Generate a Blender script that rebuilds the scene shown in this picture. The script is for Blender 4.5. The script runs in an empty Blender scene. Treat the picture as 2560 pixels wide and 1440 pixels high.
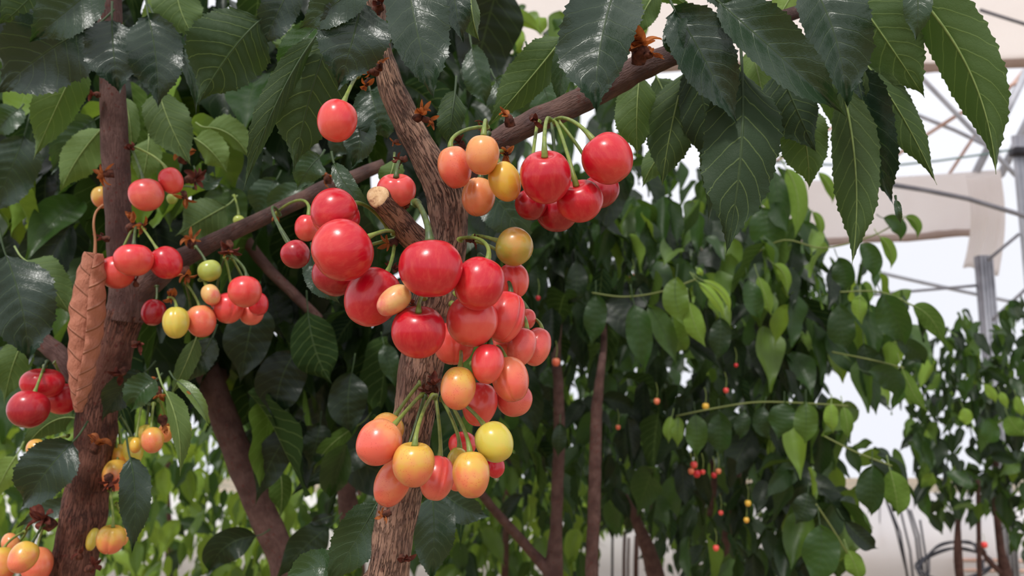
import bpy, math, random
from mathutils import Vector, Matrix, noise, Quaternion
R = math.radians
random.seed(7)
scene = bpy.context.scene
C = scene.collection

# ------------------------------------------------------------------ camera
CAM = Vector((0, 0, 1.5)); PITCH = R(8); FPX = 2000.0
cam_d = bpy.data.cameras.new('camera'); cam = bpy.data.objects.new('camera', cam_d); C.objects.link(cam)
cam.location = CAM; cam.rotation_euler = (R(90) + PITCH, 0, 0)
cam_d.sensor_width = 36; cam_d.lens = 36 * FPX / 2560; cam_d.clip_start = .02; cam_d.clip_end = 200
cam_d.dof.use_dof = True; cam_d.dof.focus_distance = .37; cam_d.dof.aperture_fstop = 15
scene.camera = cam
# ------------------------------------------------------------------ light
w = bpy.data.worlds.new('overcast'); scene.world = w; w.use_nodes = True
nt = w.node_tree; nt.nodes.clear()
tc = nt.nodes.new('ShaderNodeTexCoord'); sx = nt.nodes.new('ShaderNodeSeparateXYZ')
cr = nt.nodes.new('ShaderNodeValToRGB'); bg = nt.nodes.new('ShaderNodeBackground'); ow = nt.nodes.new('ShaderNodeOutputWorld')
cr.color_ramp.elements[0].position = 0; cr.color_ramp.elements[0].color = (.90, .92, 1.0, 1)
cr.color_ramp.elements[1].position = 1; cr.color_ramp.elements[1].color = (1.0, 1.0, 1.0, 1)
nt.links.new(tc.outputs['Generated'], sx.inputs[0]); nt.links.new(sx.outputs['Z'], cr.inputs[0])
nt.links.new(cr.outputs[0], bg.inputs[0]); nt.links.new(bg.outputs[0], ow.inputs[0]); bg.inputs[1].default_value = 1.12
sun_d = bpy.data.lights.new('hazy_sun', 'SUN'); sun_d.energy = 2.3; sun_d.angle = R(9); sun_d.color = (1, .97, .92)
sun = bpy.data.objects.new('hazy_sun', sun_d); C.objects.link(sun); sun.rotation_euler = (R(38), R(-14), 0)
scene.view_settings.view_transform = 'Standard'; scene.view_settings.look = 'None'
scene.view_settings.exposure = 0.0; scene.view_settings.gamma = 1; scene.view_settings.use_curve_mapping = False
scene.cycles.max_bounces = 6; scene.cycles.transparent_max_bounces = 12; scene.cycles.use_denoising = True
scene.cycles.diffuse_bounces = 4; scene.cycles.glossy_bounces = 2; scene.cycles.transmission_bounces = 4
scene.cycles.caustics_reflective = False; scene.cycles.caustics_refractive = False

RM = Matrix.Rotation(R(90) + PITCH, 3, 'X')
def P(px, py, d):
    """the point at depth d (metres along the lens axis) seen at pixel px, py"""
    return CAM + RM @ Vector(((px - 1280) / FPX * d, -(py - 720) / FPX * d, -d))

# ------------------------------------------------------------------ objects
def link(name, me, mat, parent=None):
    o = bpy.data.objects.new(name, me); C.objects.link(o)
    if mat and not me.materials: me.materials.append(mat)
    if parent is not None:
        o.parent = parent
        o.matrix_parent_inverse = basis(parent).inverted()
    return o
def basis(o):
    m = o.matrix_basis.copy()
    p = o.parent
    return (basis(p) @ o.matrix_parent_inverse @ m) if p else m
def tag(o, label, cat, group=None, kind=None):
    o['label'] = label
    if cat: o['category'] = cat
    if group: o['group'] = group
    if kind: o['kind'] = kind
    return o
def empty(name, loc):
    o = bpy.data.objects.new(name, None); C.objects.link(o); o.location = loc; o.empty_display_size = .02
    return o
class MB:
    def __init__(s): s.v = []; s.f = []; s.uv = []; s.t = []
    def add(s, v, f, uv, t=0.0):
        b = len(s.v); s.v += v; s.f += [tuple(i + b for i in q) for q in f]; s.uv += uv
        s.t += [t] * len(v) if not isinstance(t, list) else t
    def build(s, name, mat, parent=None):
        me = bpy.data.meshes.new(name); me.from_pydata(s.v, [], s.f); me.update()
        ul = me.uv_layers.new(name='UVMap')
        n = len(me.loops); vi = [0] * n; me.loops.foreach_get('vertex_index', vi)
        flat = [0.0] * (2 * n)
        for k, i in enumerate(vi): flat[2 * k], flat[2 * k + 1] = s.uv[i]
        ul.data.foreach_set('uv', flat)
        a = me.attributes.new('tint', 'FLOAT', 'POINT'); a.data.foreach_set('value', [float(x) for x in s.t])
        me.polygons.foreach_set('use_smooth', [True] * len(me.polygons))
        return link(name, me, mat, parent)

def cat(p, t):
    n = len(p) - 1; x = t * n; i = min(int(x), n - 1); u = x - i
    a, b, c, d = p[max(i - 1, 0)], p[i], p[i + 1], p[min(i + 2, n)]
    return .5 * ((2 * b) + (c - a) * u + (2 * a - 5 * b + 4 * c - d) * u * u + (3 * b - a - 3 * c + d) * u ** 3)

def tube(mb, pts, rad, seg=16, step=None, rough=0.0, lump=0.0, cap=True, tint=0.0):
    pts = [Vector(p) for p in pts]
    L = sum((pts[i + 1] - pts[i]).length for i in range(len(pts) - 1))
    n = max(2, int(L / (step or max(L / 20, 1e-4))))
    n = min(n, 420)
    cs = [cat(pts, i / n) for i in range(n + 1)]; rs = [max(cat(rad, i / n), 1e-5) for i in range(n + 1)]
    T = (cs[1] - cs[0]).normalized()
    up = Vector((0, -1, 0)) if abs(T.y) < .9 else Vector((1, 0, 0))
    X = (up - T * up.dot(T)).normalized() * -1   # seam turned away from the lens
    v = []; f = []; uv = []; dist = 0; rm = sum(rs) / len(rs)
    for i, c in enumerate(cs):
        T2 = (cs[min(i + 1, n)] - cs[max(i - 1, 0)])
        T2 = T2.normalized() if T2.length > 1e-9 else T
        X = (X - T2 * X.dot(T2)).normalized(); Y = T2.cross(X); T = T2
        if i: dist += (cs[i] - cs[i - 1]).length
        for k in range(seg + 1):
            a = 2 * math.pi * k / seg
            d = X * math.cos(a) + Y * math.sin(a)
            r = rs[i]
            if rough or lump:
                q = c + d * r
                r *= 1 + lump * noise.noise(q * (.7 / rm)) + rough * noise.noise(Vector((math.cos(a) * 5, math.sin(a) * 5, dist / rm * .8)) + Vector((c.x * 0, 0, 0)))
            v.append(c + d * r); uv.append((k / seg * 2 * math.pi * rm, dist))
    for i in range(n):
        for k in range(seg):
            a = i * (seg + 1) + k
            f.append((a, a + 1, a + seg + 2, a + seg + 1))
    if cap:
        for i, flip in ((0, 1), (n, 0)):
            b = len(v); v.append(cs[i]); uv.append((0, 0))
            for k in range(seg):
                a = i * (seg + 1) + k
                f.append((a + 1, a, b) if flip else (a, a + 1, b))
    mb.add(v, f, uv, tint)

# ------------------------------------------------------------------ materials
def mat(name):
    m = bpy.data.materials.new(name); m.use_nodes = True; n = m.node_tree; n.nodes.clear()
    return m, n
def N(n, t, **k):
    x = n.nodes.new('ShaderNode' + t)
    for a, b in k.items(): setattr(x, a, b)
    return x
def col(s):
    def l(c):
        c /= 255; return c / 12.92 if c <= .04045 else ((c + .055) / 1.055) ** 2.4
    return (l(s[0]), l(s[1]), l(s[2]), 1)
def math_n(n, op, a, b=None, c=None, clamp=False):
    x = N(n, 'Math', operation=op, use_clamp=clamp)
    for i, v in enumerate((a, b, c)):
        if v is None: continue
        if isinstance(v, (int, float)): x.inputs[i].default_value = v
        else: n.links.new(v, x.inputs[i])
    return x.outputs[0]
def mix(n, f, a, b, bl='MIX'):
    x = N(n, 'MixRGB', blend_type=bl)
    for i, v in enumerate((f, a, b)):
        if isinstance(v, (int, float, tuple)): x.inputs[i].default_value = v
        else: n.links.new(v, x.inputs[i])
    return x.outputs[0]
def noise_n(n, vec, scale, detail=2, rough=.5, col_=False):
    x = N(n, 'TexNoise'); x.inputs['Scale'].default_value = scale; x.inputs['Detail'].default_value = detail
    x.inputs['Roughness'].default_value = rough
    if vec is not None: n.links.new(vec, x.inputs['Vector'])
    return x.outputs['Color' if col_ else 'Fac']
def ramp(n, fac, stops):
    x = N(n, 'ValToRGB'); e = x.color_ramp.elements
    while len(e) < len(stops): e.new(.5)
    for i, (p, c) in enumerate(stops): e[i].position = p; e[i].color = c
    n.links.new(fac, x.inputs[0]); return x.outputs[0]
def bsdf(n, base, rough=.5, **k):
    b = N(n, 'BsdfPrincipled')
    for s, v in (('Base Color', base), ('Roughness', rough)):
        if isinstance(v, (int, float, tuple)): b.inputs[s].default_value = v
        else: n.links.new(v, b.inputs[s])
    for a, v in k.items():
        s = a.replace('_', ' ')
        if isinstance(v, (int, float, tuple)): b.inputs[s].default_value = v
        else: n.links.new(v, b.inputs[s])
    return b
def out(n, s, disp=None):
    o = N(n, 'OutputMaterial'); n.links.new(s, o.inputs[0])
def bump(n, h, strength, dist):
    b = N(n, 'Bump'); b.inputs['Strength'].default_value = strength; b.inputs['Distance'].default_value = dist
    n.links.new(h, b.inputs['Height']); return b.outputs[0]

def leaf_mat(name, dark, mid, light, under, fine=True, spots=False, rough=.34, trans=.3, spec=.62):
    m, n = mat(name)
    uv = N(n, 'UVMap'); sp = N(n, 'SeparateXYZ'); n.links.new(uv.outputs[0], sp.inputs[0])
    at = N(n, 'Attribute', attribute_name='tint'); tint = at.outputs['Fac']
    geo = N(n, 'NewGeometry'); back = geo.outputs['Backfacing']
    u = math_n(n, 'ABSOLUTE', math_n(n, 'MULTIPLY_ADD', sp.outputs['X'], 2, -1))
    vv = sp.outputs['Y']
    wob = noise_n(n, uv.outputs[0], 7, 2)
    s = math_n(n, 'SUBTRACT', vv, math_n(n, 'MULTIPLY', math_n(n, 'POWER', u, 1.2), .21))
    s = math_n(n, 'ADD', s, math_n(n, 'MULTIPLY', wob, .03))
    fr = math_n(n, 'ABSOLUTE', math_n(n, 'SUBTRACT', math_n(n, 'FRACT', math_n(n, 'MULTIPLY', s, 8.5)), .5))
    vein = math_n(n, 'SUBTRACT', 1, math_n(n, 'DIVIDE', fr, math_n(n, 'MULTIPLY_ADD', u, -.03, .065)), clamp=True)
    midr = math_n(n, 'SUBTRACT', 1, math_n(n, 'DIVIDE', u, .045), clamp=True)
    vein = math_n(n, 'MAXIMUM', vein, midr)
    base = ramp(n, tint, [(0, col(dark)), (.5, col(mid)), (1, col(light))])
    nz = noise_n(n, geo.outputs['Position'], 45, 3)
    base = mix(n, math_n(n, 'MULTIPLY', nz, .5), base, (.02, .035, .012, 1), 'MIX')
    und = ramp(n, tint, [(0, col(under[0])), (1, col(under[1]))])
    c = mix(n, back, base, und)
    vc = mix(n, back, math_n(n, 'MULTIPLY', vein, .07), math_n(n, 'MULTIPLY', vein, .42))
    vsep = N(n, 'SeparateColor'); n.links.new(vc, vsep.inputs[0])
    c = mix(n, vsep.outputs[0], c, col((140, 160, 95)))
    if spots:
        vo = N(n, 'TexVoronoi'); vo.inputs['Scale'].default_value = 70; n.links.new(geo.outputs['Position'], vo.inputs['Vector'])
        c = mix(n, math_n(n, 'LESS_THAN', vo.outputs['Distance'], .17), c, col((150, 80, 40)))
    hgt = math_n(n, 'MULTIPLY', vein, -.8)
    if fine:
        vor = N(n, 'TexVoronoi', feature='DISTANCE_TO_EDGE'); vor.inputs['Scale'].default_value = 420
        n.links.new(geo.outputs['Position'], vor.inputs['Vector'])
        net = math_n(n, 'MINIMUM', vor.outputs['Distance'], .12)
        hgt = math_n(n, 'ADD', hgt, math_n(n, 'MULTIPLY', net, 2.2))
    b = bsdf(n, c, math_n(n, 'MULTIPLY_ADD', back, .26, rough), Normal=bump(n, hgt, .22, .0008))
    n.links.new(math_n(n, 'MULTIPLY_ADD', back, -.35, spec), b.inputs['Specular IOR Level'])
    tr = N(n, 'BsdfTranslucent')
    tcol = ramp(n, tint, [(0, col((40, 60, 26))), (.5, col((100, 140, 50))), (1, col((190, 215, 70)))])
    tcol = mix(n, math_n(n, 'MULTIPLY', vein, .35), tcol, col((150, 185, 80)))
    n.links.new(tcol, tr.inputs['Color'])
    ms = N(n, 'MixShader'); ms.inputs[0].default_value = trans
    n.links.new(b.outputs[0], ms.inputs[1]); n.links.new(tr.outputs[0], ms.inputs[2])
    out(n, ms.outputs[0]); return m
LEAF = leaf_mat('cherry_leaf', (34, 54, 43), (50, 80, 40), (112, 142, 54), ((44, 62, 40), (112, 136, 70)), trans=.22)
LEAF_MID = leaf_mat('shaded_leaf', (14, 28, 18), (40, 70, 28), (120, 152, 46), ((30, 48, 27), (112, 142, 58)), trans=.25, spec=.4)  # leaf copy for the crown behind, its shade put into darker greens
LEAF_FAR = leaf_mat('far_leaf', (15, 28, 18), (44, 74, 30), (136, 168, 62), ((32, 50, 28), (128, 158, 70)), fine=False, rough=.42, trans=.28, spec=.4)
LEAF_SPOT = leaf_mat('spotted_leaf', (30, 52, 32), (80, 110, 60), (140, 160, 90), ((90, 115, 70), (130, 155, 90)), spots=True)

def bark_mat(name, a, b_, dk, crack=.7, lent=.5):
    m, n = mat(name)
    uv = N(n, 'UVMap'); mp = N(n, 'Mapping'); n.links.new(uv.outputs[0], mp.inputs[0]); mp.inputs['Scale'].default_value = (1.0, .12, 1)
    geo = N(n, 'NewGeometry')
    big = noise_n(n, geo.outputs['Position'], 60, 3)
    st = noise_n(n, mp.outputs[0], 520, 3, .6)
    st2 = noise_n(n, mp.outputs[0], 1700, 2, .6)
    line = math_n(n, 'ABSOLUTE', math_n(n, 'SUBTRACT', st, .5))
    cr_ = math_n(n, 'SUBTRACT', 1, math_n(n, 'DIVIDE', line, .06), clamp=True)
    cr_ = math_n(n, 'MULTIPLY', cr_, math_n(n, 'MULTIPLY_ADD', noise_n(n, geo.outputs['Position'], 38, 2), 2.4, -.45, True))
    vo = N(n, 'TexVoronoi'); vo.inputs['Scale'].default_value = 230; n.links.new(uv.outputs[0], vo.inputs['Vector'])
    vo.inputs['Randomness'].default_value = 1
    le = math_n(n, 'MULTIPLY', math_n(n, 'LESS_THAN', vo.outputs['Distance'], .26), math_n(n, 'GREATER_THAN', noise_n(n, geo.outputs['Position'], 220, 1), .5))
    c = mix(n, ramp(n, big, [(.35, (0, 0, 0, 1)), (.65, (1, 1, 1, 1))]), col(a), col(b_))
    c = mix(n, math_n(n, 'MULTIPLY', cr_, crack), c, col(dk))
    c = mix(n, math_n(n, 'MULTIPLY', st2, .35), c, col(dk))
    c = mix(n, math_n(n, 'MULTIPLY', le, lent), c, col((90, 42, 34)))
    h = math_n(n, 'ADD', math_n(n, 'MULTIPLY', cr_, -crack), math_n(n, 'MULTIPLY', st2, .6))
    h = math_n(n, 'ADD', h, math_n(n, 'MULTIPLY', le, -lent))
    b = bsdf(n, c, .75, Normal=bump(n, h, 1.0, .0012)); b.inputs['Specular IOR Level'].default_value = .3
    out(n, b.outputs[0]); return m
BARK = bark_mat('grey_brown_bark', (176, 138, 116), (124, 92, 80), (54, 32, 26), 1.0, .4)
BARK_DK = bark_mat('dark_branch_bark', (112, 84, 76), (84, 62, 60), (46, 32, 30), .35, .5)
BARK_RED = bark_mat('red_brown_bark', (108, 80, 74), (84, 58, 54), (58, 32, 26), .35, .8)
BARK_PIT = bark_mat('pitted_bark', (128, 84, 70), (92, 54, 44), (46, 22, 18), .8, .9)

def simple(name, c, rough=.6, sp=.4, nz=0, ns=30, c2=None, trans=0, tc_=None, bmp=0):
    m, n = mat(name); geo = N(n, 'NewGeometry')
    base = col(c)
    if c2: base = mix(n, ramp(n, noise_n(n, geo.outputs['Position'], ns, 3), [(.38, (0, 0, 0, 1)), (.62, (1, 1, 1, 1))]), col(c), col(c2))
    b = bsdf(n, base, rough); b.inputs['Specular IOR Level'].default_value = sp
    if bmp: n.links.new(bump(n, noise_n(n, geo.outputs['Position'], ns * 3, 3), .6, bmp), b.inputs['Normal'])
    if trans:
        tr = N(n, 'BsdfTranslucent'); tr.inputs[0].default_value = col(tc_ or c); ms = N(n, 'MixShader'); ms.inputs[0].default_value = trans
        n.links.new(b.outputs[0], ms.inputs[1]); n.links.new(tr.outputs[0], ms.inputs[2]); out(n, ms.outputs[0])
    else: out(n, b.outputs[0])
    return m
STEM = simple('cherry_stem', (128, 140, 62), .45, .5, ns=250, c2=(104, 122, 52))
STEM_DK = simple('dark_cherry_stem', (74, 92, 42), .45, .5, ns=250, c2=(56, 72, 34))
STALK = simple('leaf_stalk', (128, 146, 84), .5, .4, ns=200, c2=(112, 130, 70))
STALK_DK = simple('dark_leaf_stalk', (58, 76, 44), .5, .3, ns=200, c2=(48, 66, 38))
BRACT = simple('dried_bract', (196, 122, 70), .7, .2, ns=180, c2=(120, 66, 40), trans=.3, tc_=(200, 110, 50))
BRACT_DK = simple('dark_dried_bract', (118, 60, 48), .7, .2, ns=220, c2=(72, 34, 28), trans=.15)
KNOB = simple('spur_wood', (104, 62, 48), .8, .2, ns=300, c2=(60, 34, 28), bmp=.0008)
CUT = None

def cherry_mat(name, a, b_, lo, hi, speck=0.0, streak=.25, axis=(0, 0, 1), rough=.29, sss=.18):
    """skin that runs from colour a to colour b_ along an axis of the fruit, broken up by blotches"""
    m, n = mat(name)
    tcn = N(n, 'TexCoord'); oi = N(n, 'ObjectInfo')
    off = N(n, 'Combine' + 'XYZ'); n.links.new(math_n(n, 'MULTIPLY', oi.outputs['Random'], 3), off.inputs[0])
    va = N(n, 'VectorMath', operation='ADD'); n.links.new(tcn.outputs['Object'], va.inputs[0]); n.links.new(off.outputs[0], va.inputs[1])
    dt = N(n, 'VectorMath', operation='DOT_PRODUCT'); n.links.new(tcn.outputs['Object'], dt.inputs[0]); dt.inputs[1].default_value = axis
    g = math_n(n, 'MULTIPLY_ADD', dt.outputs['Value'], 36, 0)
    blot = noise_n(n, va.outputs[0], 90, 3, .55)
    fac = math_n(n, 'ADD', g, math_n(n, 'MULTIPLY', blot, 1.3))
    mr = N(n, 'MapRange', interpolation_type='SMOOTHSTEP'); n.links.new(fac, mr.inputs[0])
    mr.inputs[1].default_value = lo; mr.inputs[2].default_value = hi
    c = mix(n, mr.outputs[0], col(a), col(b_))
    mp = N(n, 'Mapping'); n.links.new(va.outputs[0], mp.inputs[0]); mp.inputs['Scale'].default_value = (1, 1, .25)
    sk = noise_n(n, mp.outputs[0], 420, 3, .7)
    sk = ramp(n, sk, [(.46, (0, 0, 0, 1)), (.75, (1, 1, 1, 1))])
    c = mix(n, math_n(n, 'MULTIPLY', sk, streak), c, col((232, 120, 96)))
    if speck:
        vo = N(n, 'TexVoronoi'); vo.inputs['Scale'].default_value = 1150; n.links.new(va.outputs[0], vo.inputs['Vector'])
        s1 = math_n(n, 'LESS_THAN', vo.outputs['Distance'], .28)
        s2 = math_n(n, 'GREATER_THAN', noise_n(n, va.outputs[0], 160, 2), .5)
        c = mix(n, math_n(n, 'MULTIPLY', math_n(n, 'MULTIPLY', s1, s2), speck), c, col((196, 70, 58)))
    b = bsdf(n, c, rough, Normal=bump(n, noise_n(n, va.outputs[0], 260, 2), .12, .0006))
    b.inputs['Specular IOR Level'].default_value = .5
    b.inputs['Subsurface Weight'].default_value = sss; b.inputs['Subsurface Radius'].default_value = (1, .35, .2)
    b.inputs['Subsurface Scale'].default_value = .003
    b.inputs['Coat Weight'].default_value = .15; b.inputs['Coat Roughness'].default_value = .1
    out(n, b.outputs[0]); return m
CM = {
 'red':    cherry_mat('red_skin', (188, 8, 34), (210, 38, 52), .3, 1.2, streak=.2, axis=(.3, .4, -1)),
 'redor':  cherry_mat('orange_red_skin', (196, 14, 38), (214, 58, 56), .4, 1.3, streak=.24, axis=(-.3, .2, -1)),
 'deep':   cherry_mat('deep_red_skin', (150, 6, 28), (182, 14, 38), .3, 1.2, streak=.14),
 'coral':  cherry_mat('coral_skin', (214, 40, 52), (226, 88, 74), .2, 1.1, streak=.26, axis=(.2, 0, -1)),
 'pink':   cherry_mat('pink_skin', (212, 66, 68), (230, 112, 92), .2, 1.1, speck=.35, streak=.12, axis=(0, 0, -1)),
 'peach':  cherry_mat('peach_skin', (222, 92, 74), (230, 138, 92), .2, 1.0, speck=.4, streak=.12, axis=(0, 0, .9)),
 'salmon': cherry_mat('salmon_skin', (226, 124, 86), (228, 154, 92), .2, 1.0, speck=.15, streak=.1, axis=(0, 0, .9)),
 'yelpeach': cherry_mat('yellow_topped_skin', (226, 118, 84), (214, 174, 72), .25, 1.0, speck=.4, streak=.1, axis=(0, 0, 1)),
 'blush':  cherry_mat('blushed_skin', (226, 98, 80), (230, 152, 98), .45, 1.1, speck=.5, streak=.12, axis=(0, 0, 1)),
 'yellow': cherry_mat('yellow_skin', (222, 146, 66), (216, 176, 58), .2, .8, speck=.12, streak=.08, axis=(0, 0, 1)),
 'lime':   cherry_mat('yellow_green_skin', (220, 182, 76), (202, 188, 76), .2, .8, speck=.1, streak=.08, axis=(0, 0, .5)),
 'olive':  cherry_mat('olive_skin', (204, 146, 74), (156, 150, 56), .2, .9, speck=.15, streak=.08, axis=(-.6, 0, .6)),
 'green':  cherry_mat('green_skin', (156, 170, 70), (174, 182, 88), .2, .9, streak=.03),
 'pale':   cherry_mat('pale_skin', (220, 104, 96), (228, 184, 116), .3, .75, speck=.15, streak=.08, axis=(0, 0, 1)),
}

# ------------------------------------------------------------------ leaves
PROF = [0.03, .36, .60, .78, .90, .97, 1.0, 1.0, .97, .91, .82, .70, .54, .36, .19, .075, 0.0]
def prof(t, tab=PROF):
    x = t * (len(tab) - 1); i = min(int(x), len(tab) - 2); u = x - i
    a, b, c, d = tab[max(i - 1, 0)], tab[i], tab[i + 1], tab[min(i + 2, len(tab) - 1)]
    return max(0, .5 * (2 * b + (c - a) * u + (2 * a - 5 * b + 4 * c - d) * u * u + (3 * b - a - 3 * c + d) * u ** 3))

def leaf_geo(mb, b, m, t, hl, hr, top, n0=None, fl=None, rows=84, cols=5, teeth=28, saw=.085, tint=.2, wave=1.0, seed=0, curl=0.0):
    """b, m, t: base, middle and tip; hl / hr half widths as seen; top: is the upper surface turned to the lens"""
    ctl = 2 * m - .5 * (b + t)
    H = max(hl, hr)
    fl = fl if fl is not None else (math.acos(min(1, hl / H)), math.acos(min(1, hr / H)))
    v = []; f = []; uv = []; centre = []
    L = (t - b).length; sd = seed * 3.7
    for i in range(rows + 1):
        s = i / rows
        c = (1 - s) ** 2 * b + 2 * s * (1 - s) * ctl + s * s * t
        T = (2 * (1 - s) * (ctl - b) + 2 * s * (t - ctl)).normalized()
        V = n0 if n0 is not None else (CAM - c).normalized()
        Nc = (V - T * V.dot(T)).normalized()          # towards the viewer's side
        S = T.cross(Nc)
        Nt = Nc if top else -Nc
        hw = H * prof(s)
        c = c + Nt * (wave * L * .012 * math.sin(s * 7 + sd))
        for k in range(-cols, cols + 1):
            a = abs(k) / cols
            ang = fl[0] if k > 0 else fl[1]
            x = hw * a
            if teeth and abs(k) == cols:
                q = s * teeth * (1 if k > 0 else 1.04) + sd
                fr = q - math.floor(q)
                x += H * saw * (fr if .03 < s < .97 else 0) * (.9 + .6 * math.sin(q * 2.1 + sd)) * min(1, 6 * (1 - s))
            x *= 1 + .07 * wave * math.sin(s * 9 + sd * 1.7 + (1.3 if k > 0 else 0)) * a
            # gentle cupping, the puckering between side veins and a wavy margin
            z = math.sin(ang) * x * (1 if ang > .05 else 0) + H * .10 * a * a * (1 + curl)
            z += wave * H * .045 * a * (1.2 - a) * 2 * math.cos(2 * math.pi * (s - .21 * a ** 1.2) * 8.5 + 3.0)
            z += wave * H * .2 * a * a * math.sin(s * 11 + sd + (2 if k > 0 else 0))
            y = math.cos(ang) * x
            v.append(c + S * (y if k > 0 else -y) + Nt * z)
            uv.append((.5 + .5 * k / cols, s))
        centre.append((c, Nt, H * prof(s)))
    w_ = 2 * cols + 1
    for i in range(rows):
        for k in range(w_ - 1):
            a = i * w_ + k
            q = (a, a + 1, a + w_ + 1, a + w_)
            f.append(q if top else q[::-1])
    # winding: make the mesh normal the upper surface
    e1 = v[(rows // 2) * w_ + w_ - 2] - v[(rows // 2) * w_ + 1]; e2 = v[(rows // 2 + 1) * w_ + cols] - v[(rows // 2) * w_ + cols]
    nf = (v[f[len(f) // 2][1]] - v[f[len(f) // 2][0]]).cross(v[f[len(f) // 2][2]] - v[f[len(f) // 2][1]])
    if nf.dot(centre[rows // 2][1]) < 0: f = [q[::-1] for q in f]
    mb.add(v, f, uv, tint)
    return centre

def leaf(parent, bx, by, mx, my, tx, ty, wl, wr, side, d, dd=0.0, tint=.15, stalk=None, mt=None, name='leaf', rows=84, **k):
    """one leaf of a tree: base, middle and tip as seen, widths either side of the midrib, distance d"""
    leaf.n += 1
    b = P(bx, by, d); t = P(tx, ty, d + dd); m = P(mx, my, d + dd * .5 - .006 * (1 + abs(dd) * 10))
    mb = MB(); cen = leaf_geo(mb, b, m, t, wl * d / FPX, wr * d / FPX, side == 'T', tint=tint, seed=leaf.n, rows=rows, **k)
    o = mb.build(name, mt or LEAF, parent)
    # stalk running on under the blade as the raised midrib
    sm = MB()
    L = (t - b).length; dirb = (cen[0][0] - cen[3][0]).normalized()
    if stalk: e = P(*stalk); pts = [e, (e + b) * .5 + Vector((0, 0, .12)) * (e - b).length]
    else: pts = [b + dirb * L * .22 + Vector((0, 0, L * .08)), b + dirb * L * .1 + Vector((0, 0, L * .015))]
    mids = cen[::max(1, rows // 14)]
    rr0 = max(.0006, L * .0075)
    mid = [c - n_ * rr0 * .35 for c, n_, h in mids]
    pts += mid; rad = [rr0 * 1.3, rr0 * 1.15] + [rr0 * (1 - .82 * i / (len(mid) - 1)) for i in range(len(mid))]
    tube(sm, pts, rad, seg=7, step=L / 60)
    sm.build('leaf_stalk', STALK if (side == 'U' and tint > .12) else STALK_DK, o)
    return o
leaf.n = 0

def petal(mb, o, d, up, L, W, curl):
    """one dry curled bract"""
    d = d.normalized(); s = d.cross(up).normalized(); n_ = s.cross(d)
    v = []; f = []; uv = []; rows = 8
    p = Vector(o); ang = 0
    for i in range(rows + 1):
        t = i / rows; ang = curl * t
        dd = d * math.cos(ang) + n_ * math.sin(ang)
        nn = s.cross(dd)
        h = W * math.sin(math.pi * min(1, t * .9 + .08)) ** .7
        for k in (-1, -.5, 0, .5, 1):
            v.append(p + s * (k * h) + nn * (h * .7 * k * k)); uv.append((k, t))
        p = p + dd * (L / rows)
    for i in range(rows):
        for k in range(4):
            a = i * 5 + k; f.append((a, a + 1, a + 6, a + 5))
    mb.add(v, f, uv, 0)

def spur(parent, x, y, d, size=14, n=6, dark=False, dirx=0, diry=-1, kn=True, seed=1):
    """short woody fruiting spur with its ring of dried bracts"""
    rnd = random.Random(int(x * 7 + y * 13 + seed)); r = size * d / FPX; o = P(x, y, d)
    ax = (P(x + dirx * 10, y + diry * 10, d - .001) - o).normalized()
    mb = MB()
    a = o - ax * r * 1.2; tube(mb, [a, o - ax * r * .4, o + ax * r * .25], [r * .55, r * .6, r * .3], seg=12, step=r * .15, lump=.5, rough=.2)
    k = mb.build('fruiting_spur', KNOB, parent)
    pm = MB()
    for i in range(n):
        v = Vector((rnd.uniform(-1, 1), rnd.uniform(-1, .6), rnd.uniform(-1, 1)))
        v = (v - ax * v.dot(ax) * .5).normalized() + ax * rnd.uniform(.0, .9)
        petal(pm, o + v * r * .15, v, ax + Vector((.01, .02, .03)), r * rnd.uniform(1.1, 2.1), r * rnd.uniform(.3, .52), rnd.uniform(-1.6, 1.9))
    pm.build('dried_bracts', BRACT_DK if dark else BRACT, k)
    return k

# ================================================================== SETTING
def quad_wall(name, pts, m, seg=1):
    me = bpy.data.meshes.new(name); me.from_pydata(pts, [], [(0, 1, 2, 3)]); o = link(name, me, m); o['kind'] = 'structure'; return o
def box_geo(mb, c, s, rot=None):
    v = [Vector((x * s[0] / 2, y * s[1] / 2, z * s[2] / 2)) for x in (-1, 1) for y in (-1, 1) for z in (-1, 1)]
    if rot is not None: v = [rot @ q for q in v]
    mb.add([q + Vector(c) for q in v], [(0, 1, 3, 2), (4, 6, 7, 5), (0, 4, 5, 1), (2, 3, 7, 6), (0, 2, 6, 4), (1, 5, 7, 3)], [(0, 0)] * 8)
def soil():
    m, n = mat('bare_soil'); geo = N(n, 'NewGeometry')
    c = mix(n, ramp(n, noise_n(n, geo.outputs['Position'], 3, 5, .6), [(.4, (0, 0, 0, 1)), (.6, (1, 1, 1, 1))]), col((176, 150, 120)), col((120, 104, 74)))
    c = mix(n, ramp(n, noise_n(n, geo.outputs['Position'], 25, 3), [(.55, (0, 0, 0, 1)), (.62, (1, 1, 1, 1))]), c, col((92, 112, 56)))
    b = bsdf(n, c, .9, Normal=bump(n, noise_n(n, geo.outputs['Position'], 30, 4), .6, .03)); out(n, b.outputs[0]); return m
quad_wall('floor', [(-14, -6, 0), (14, -6, 0), (14, 16, 0), (-14, 16, 0)], soil())
def film(name, c, alpha):
    m, n = mat(name); tr = N(n, 'BsdfTransparent'); d = N(n, 'BsdfTranslucent'); d.inputs[0].default_value = col(c)
    g = N(n, 'BsdfDiffuse'); g.inputs[0].default_value = col(c)
    a = N(n, 'MixShader'); n.links.new(d.outputs[0], a.inputs[1]); n.links.new(g.outputs[0], a.inputs[2])
    b = N(n, 'MixShader'); b.inputs[0].default_value = alpha
    n.links.new(tr.outputs[0], b.inputs[1]); n.links.new(a.outputs[0], b.inputs[2]); out(n, b.outputs[0]); return m
FILM = film('greenhouse_film', (235, 238, 250), .22)
WB = 6.75
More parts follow.
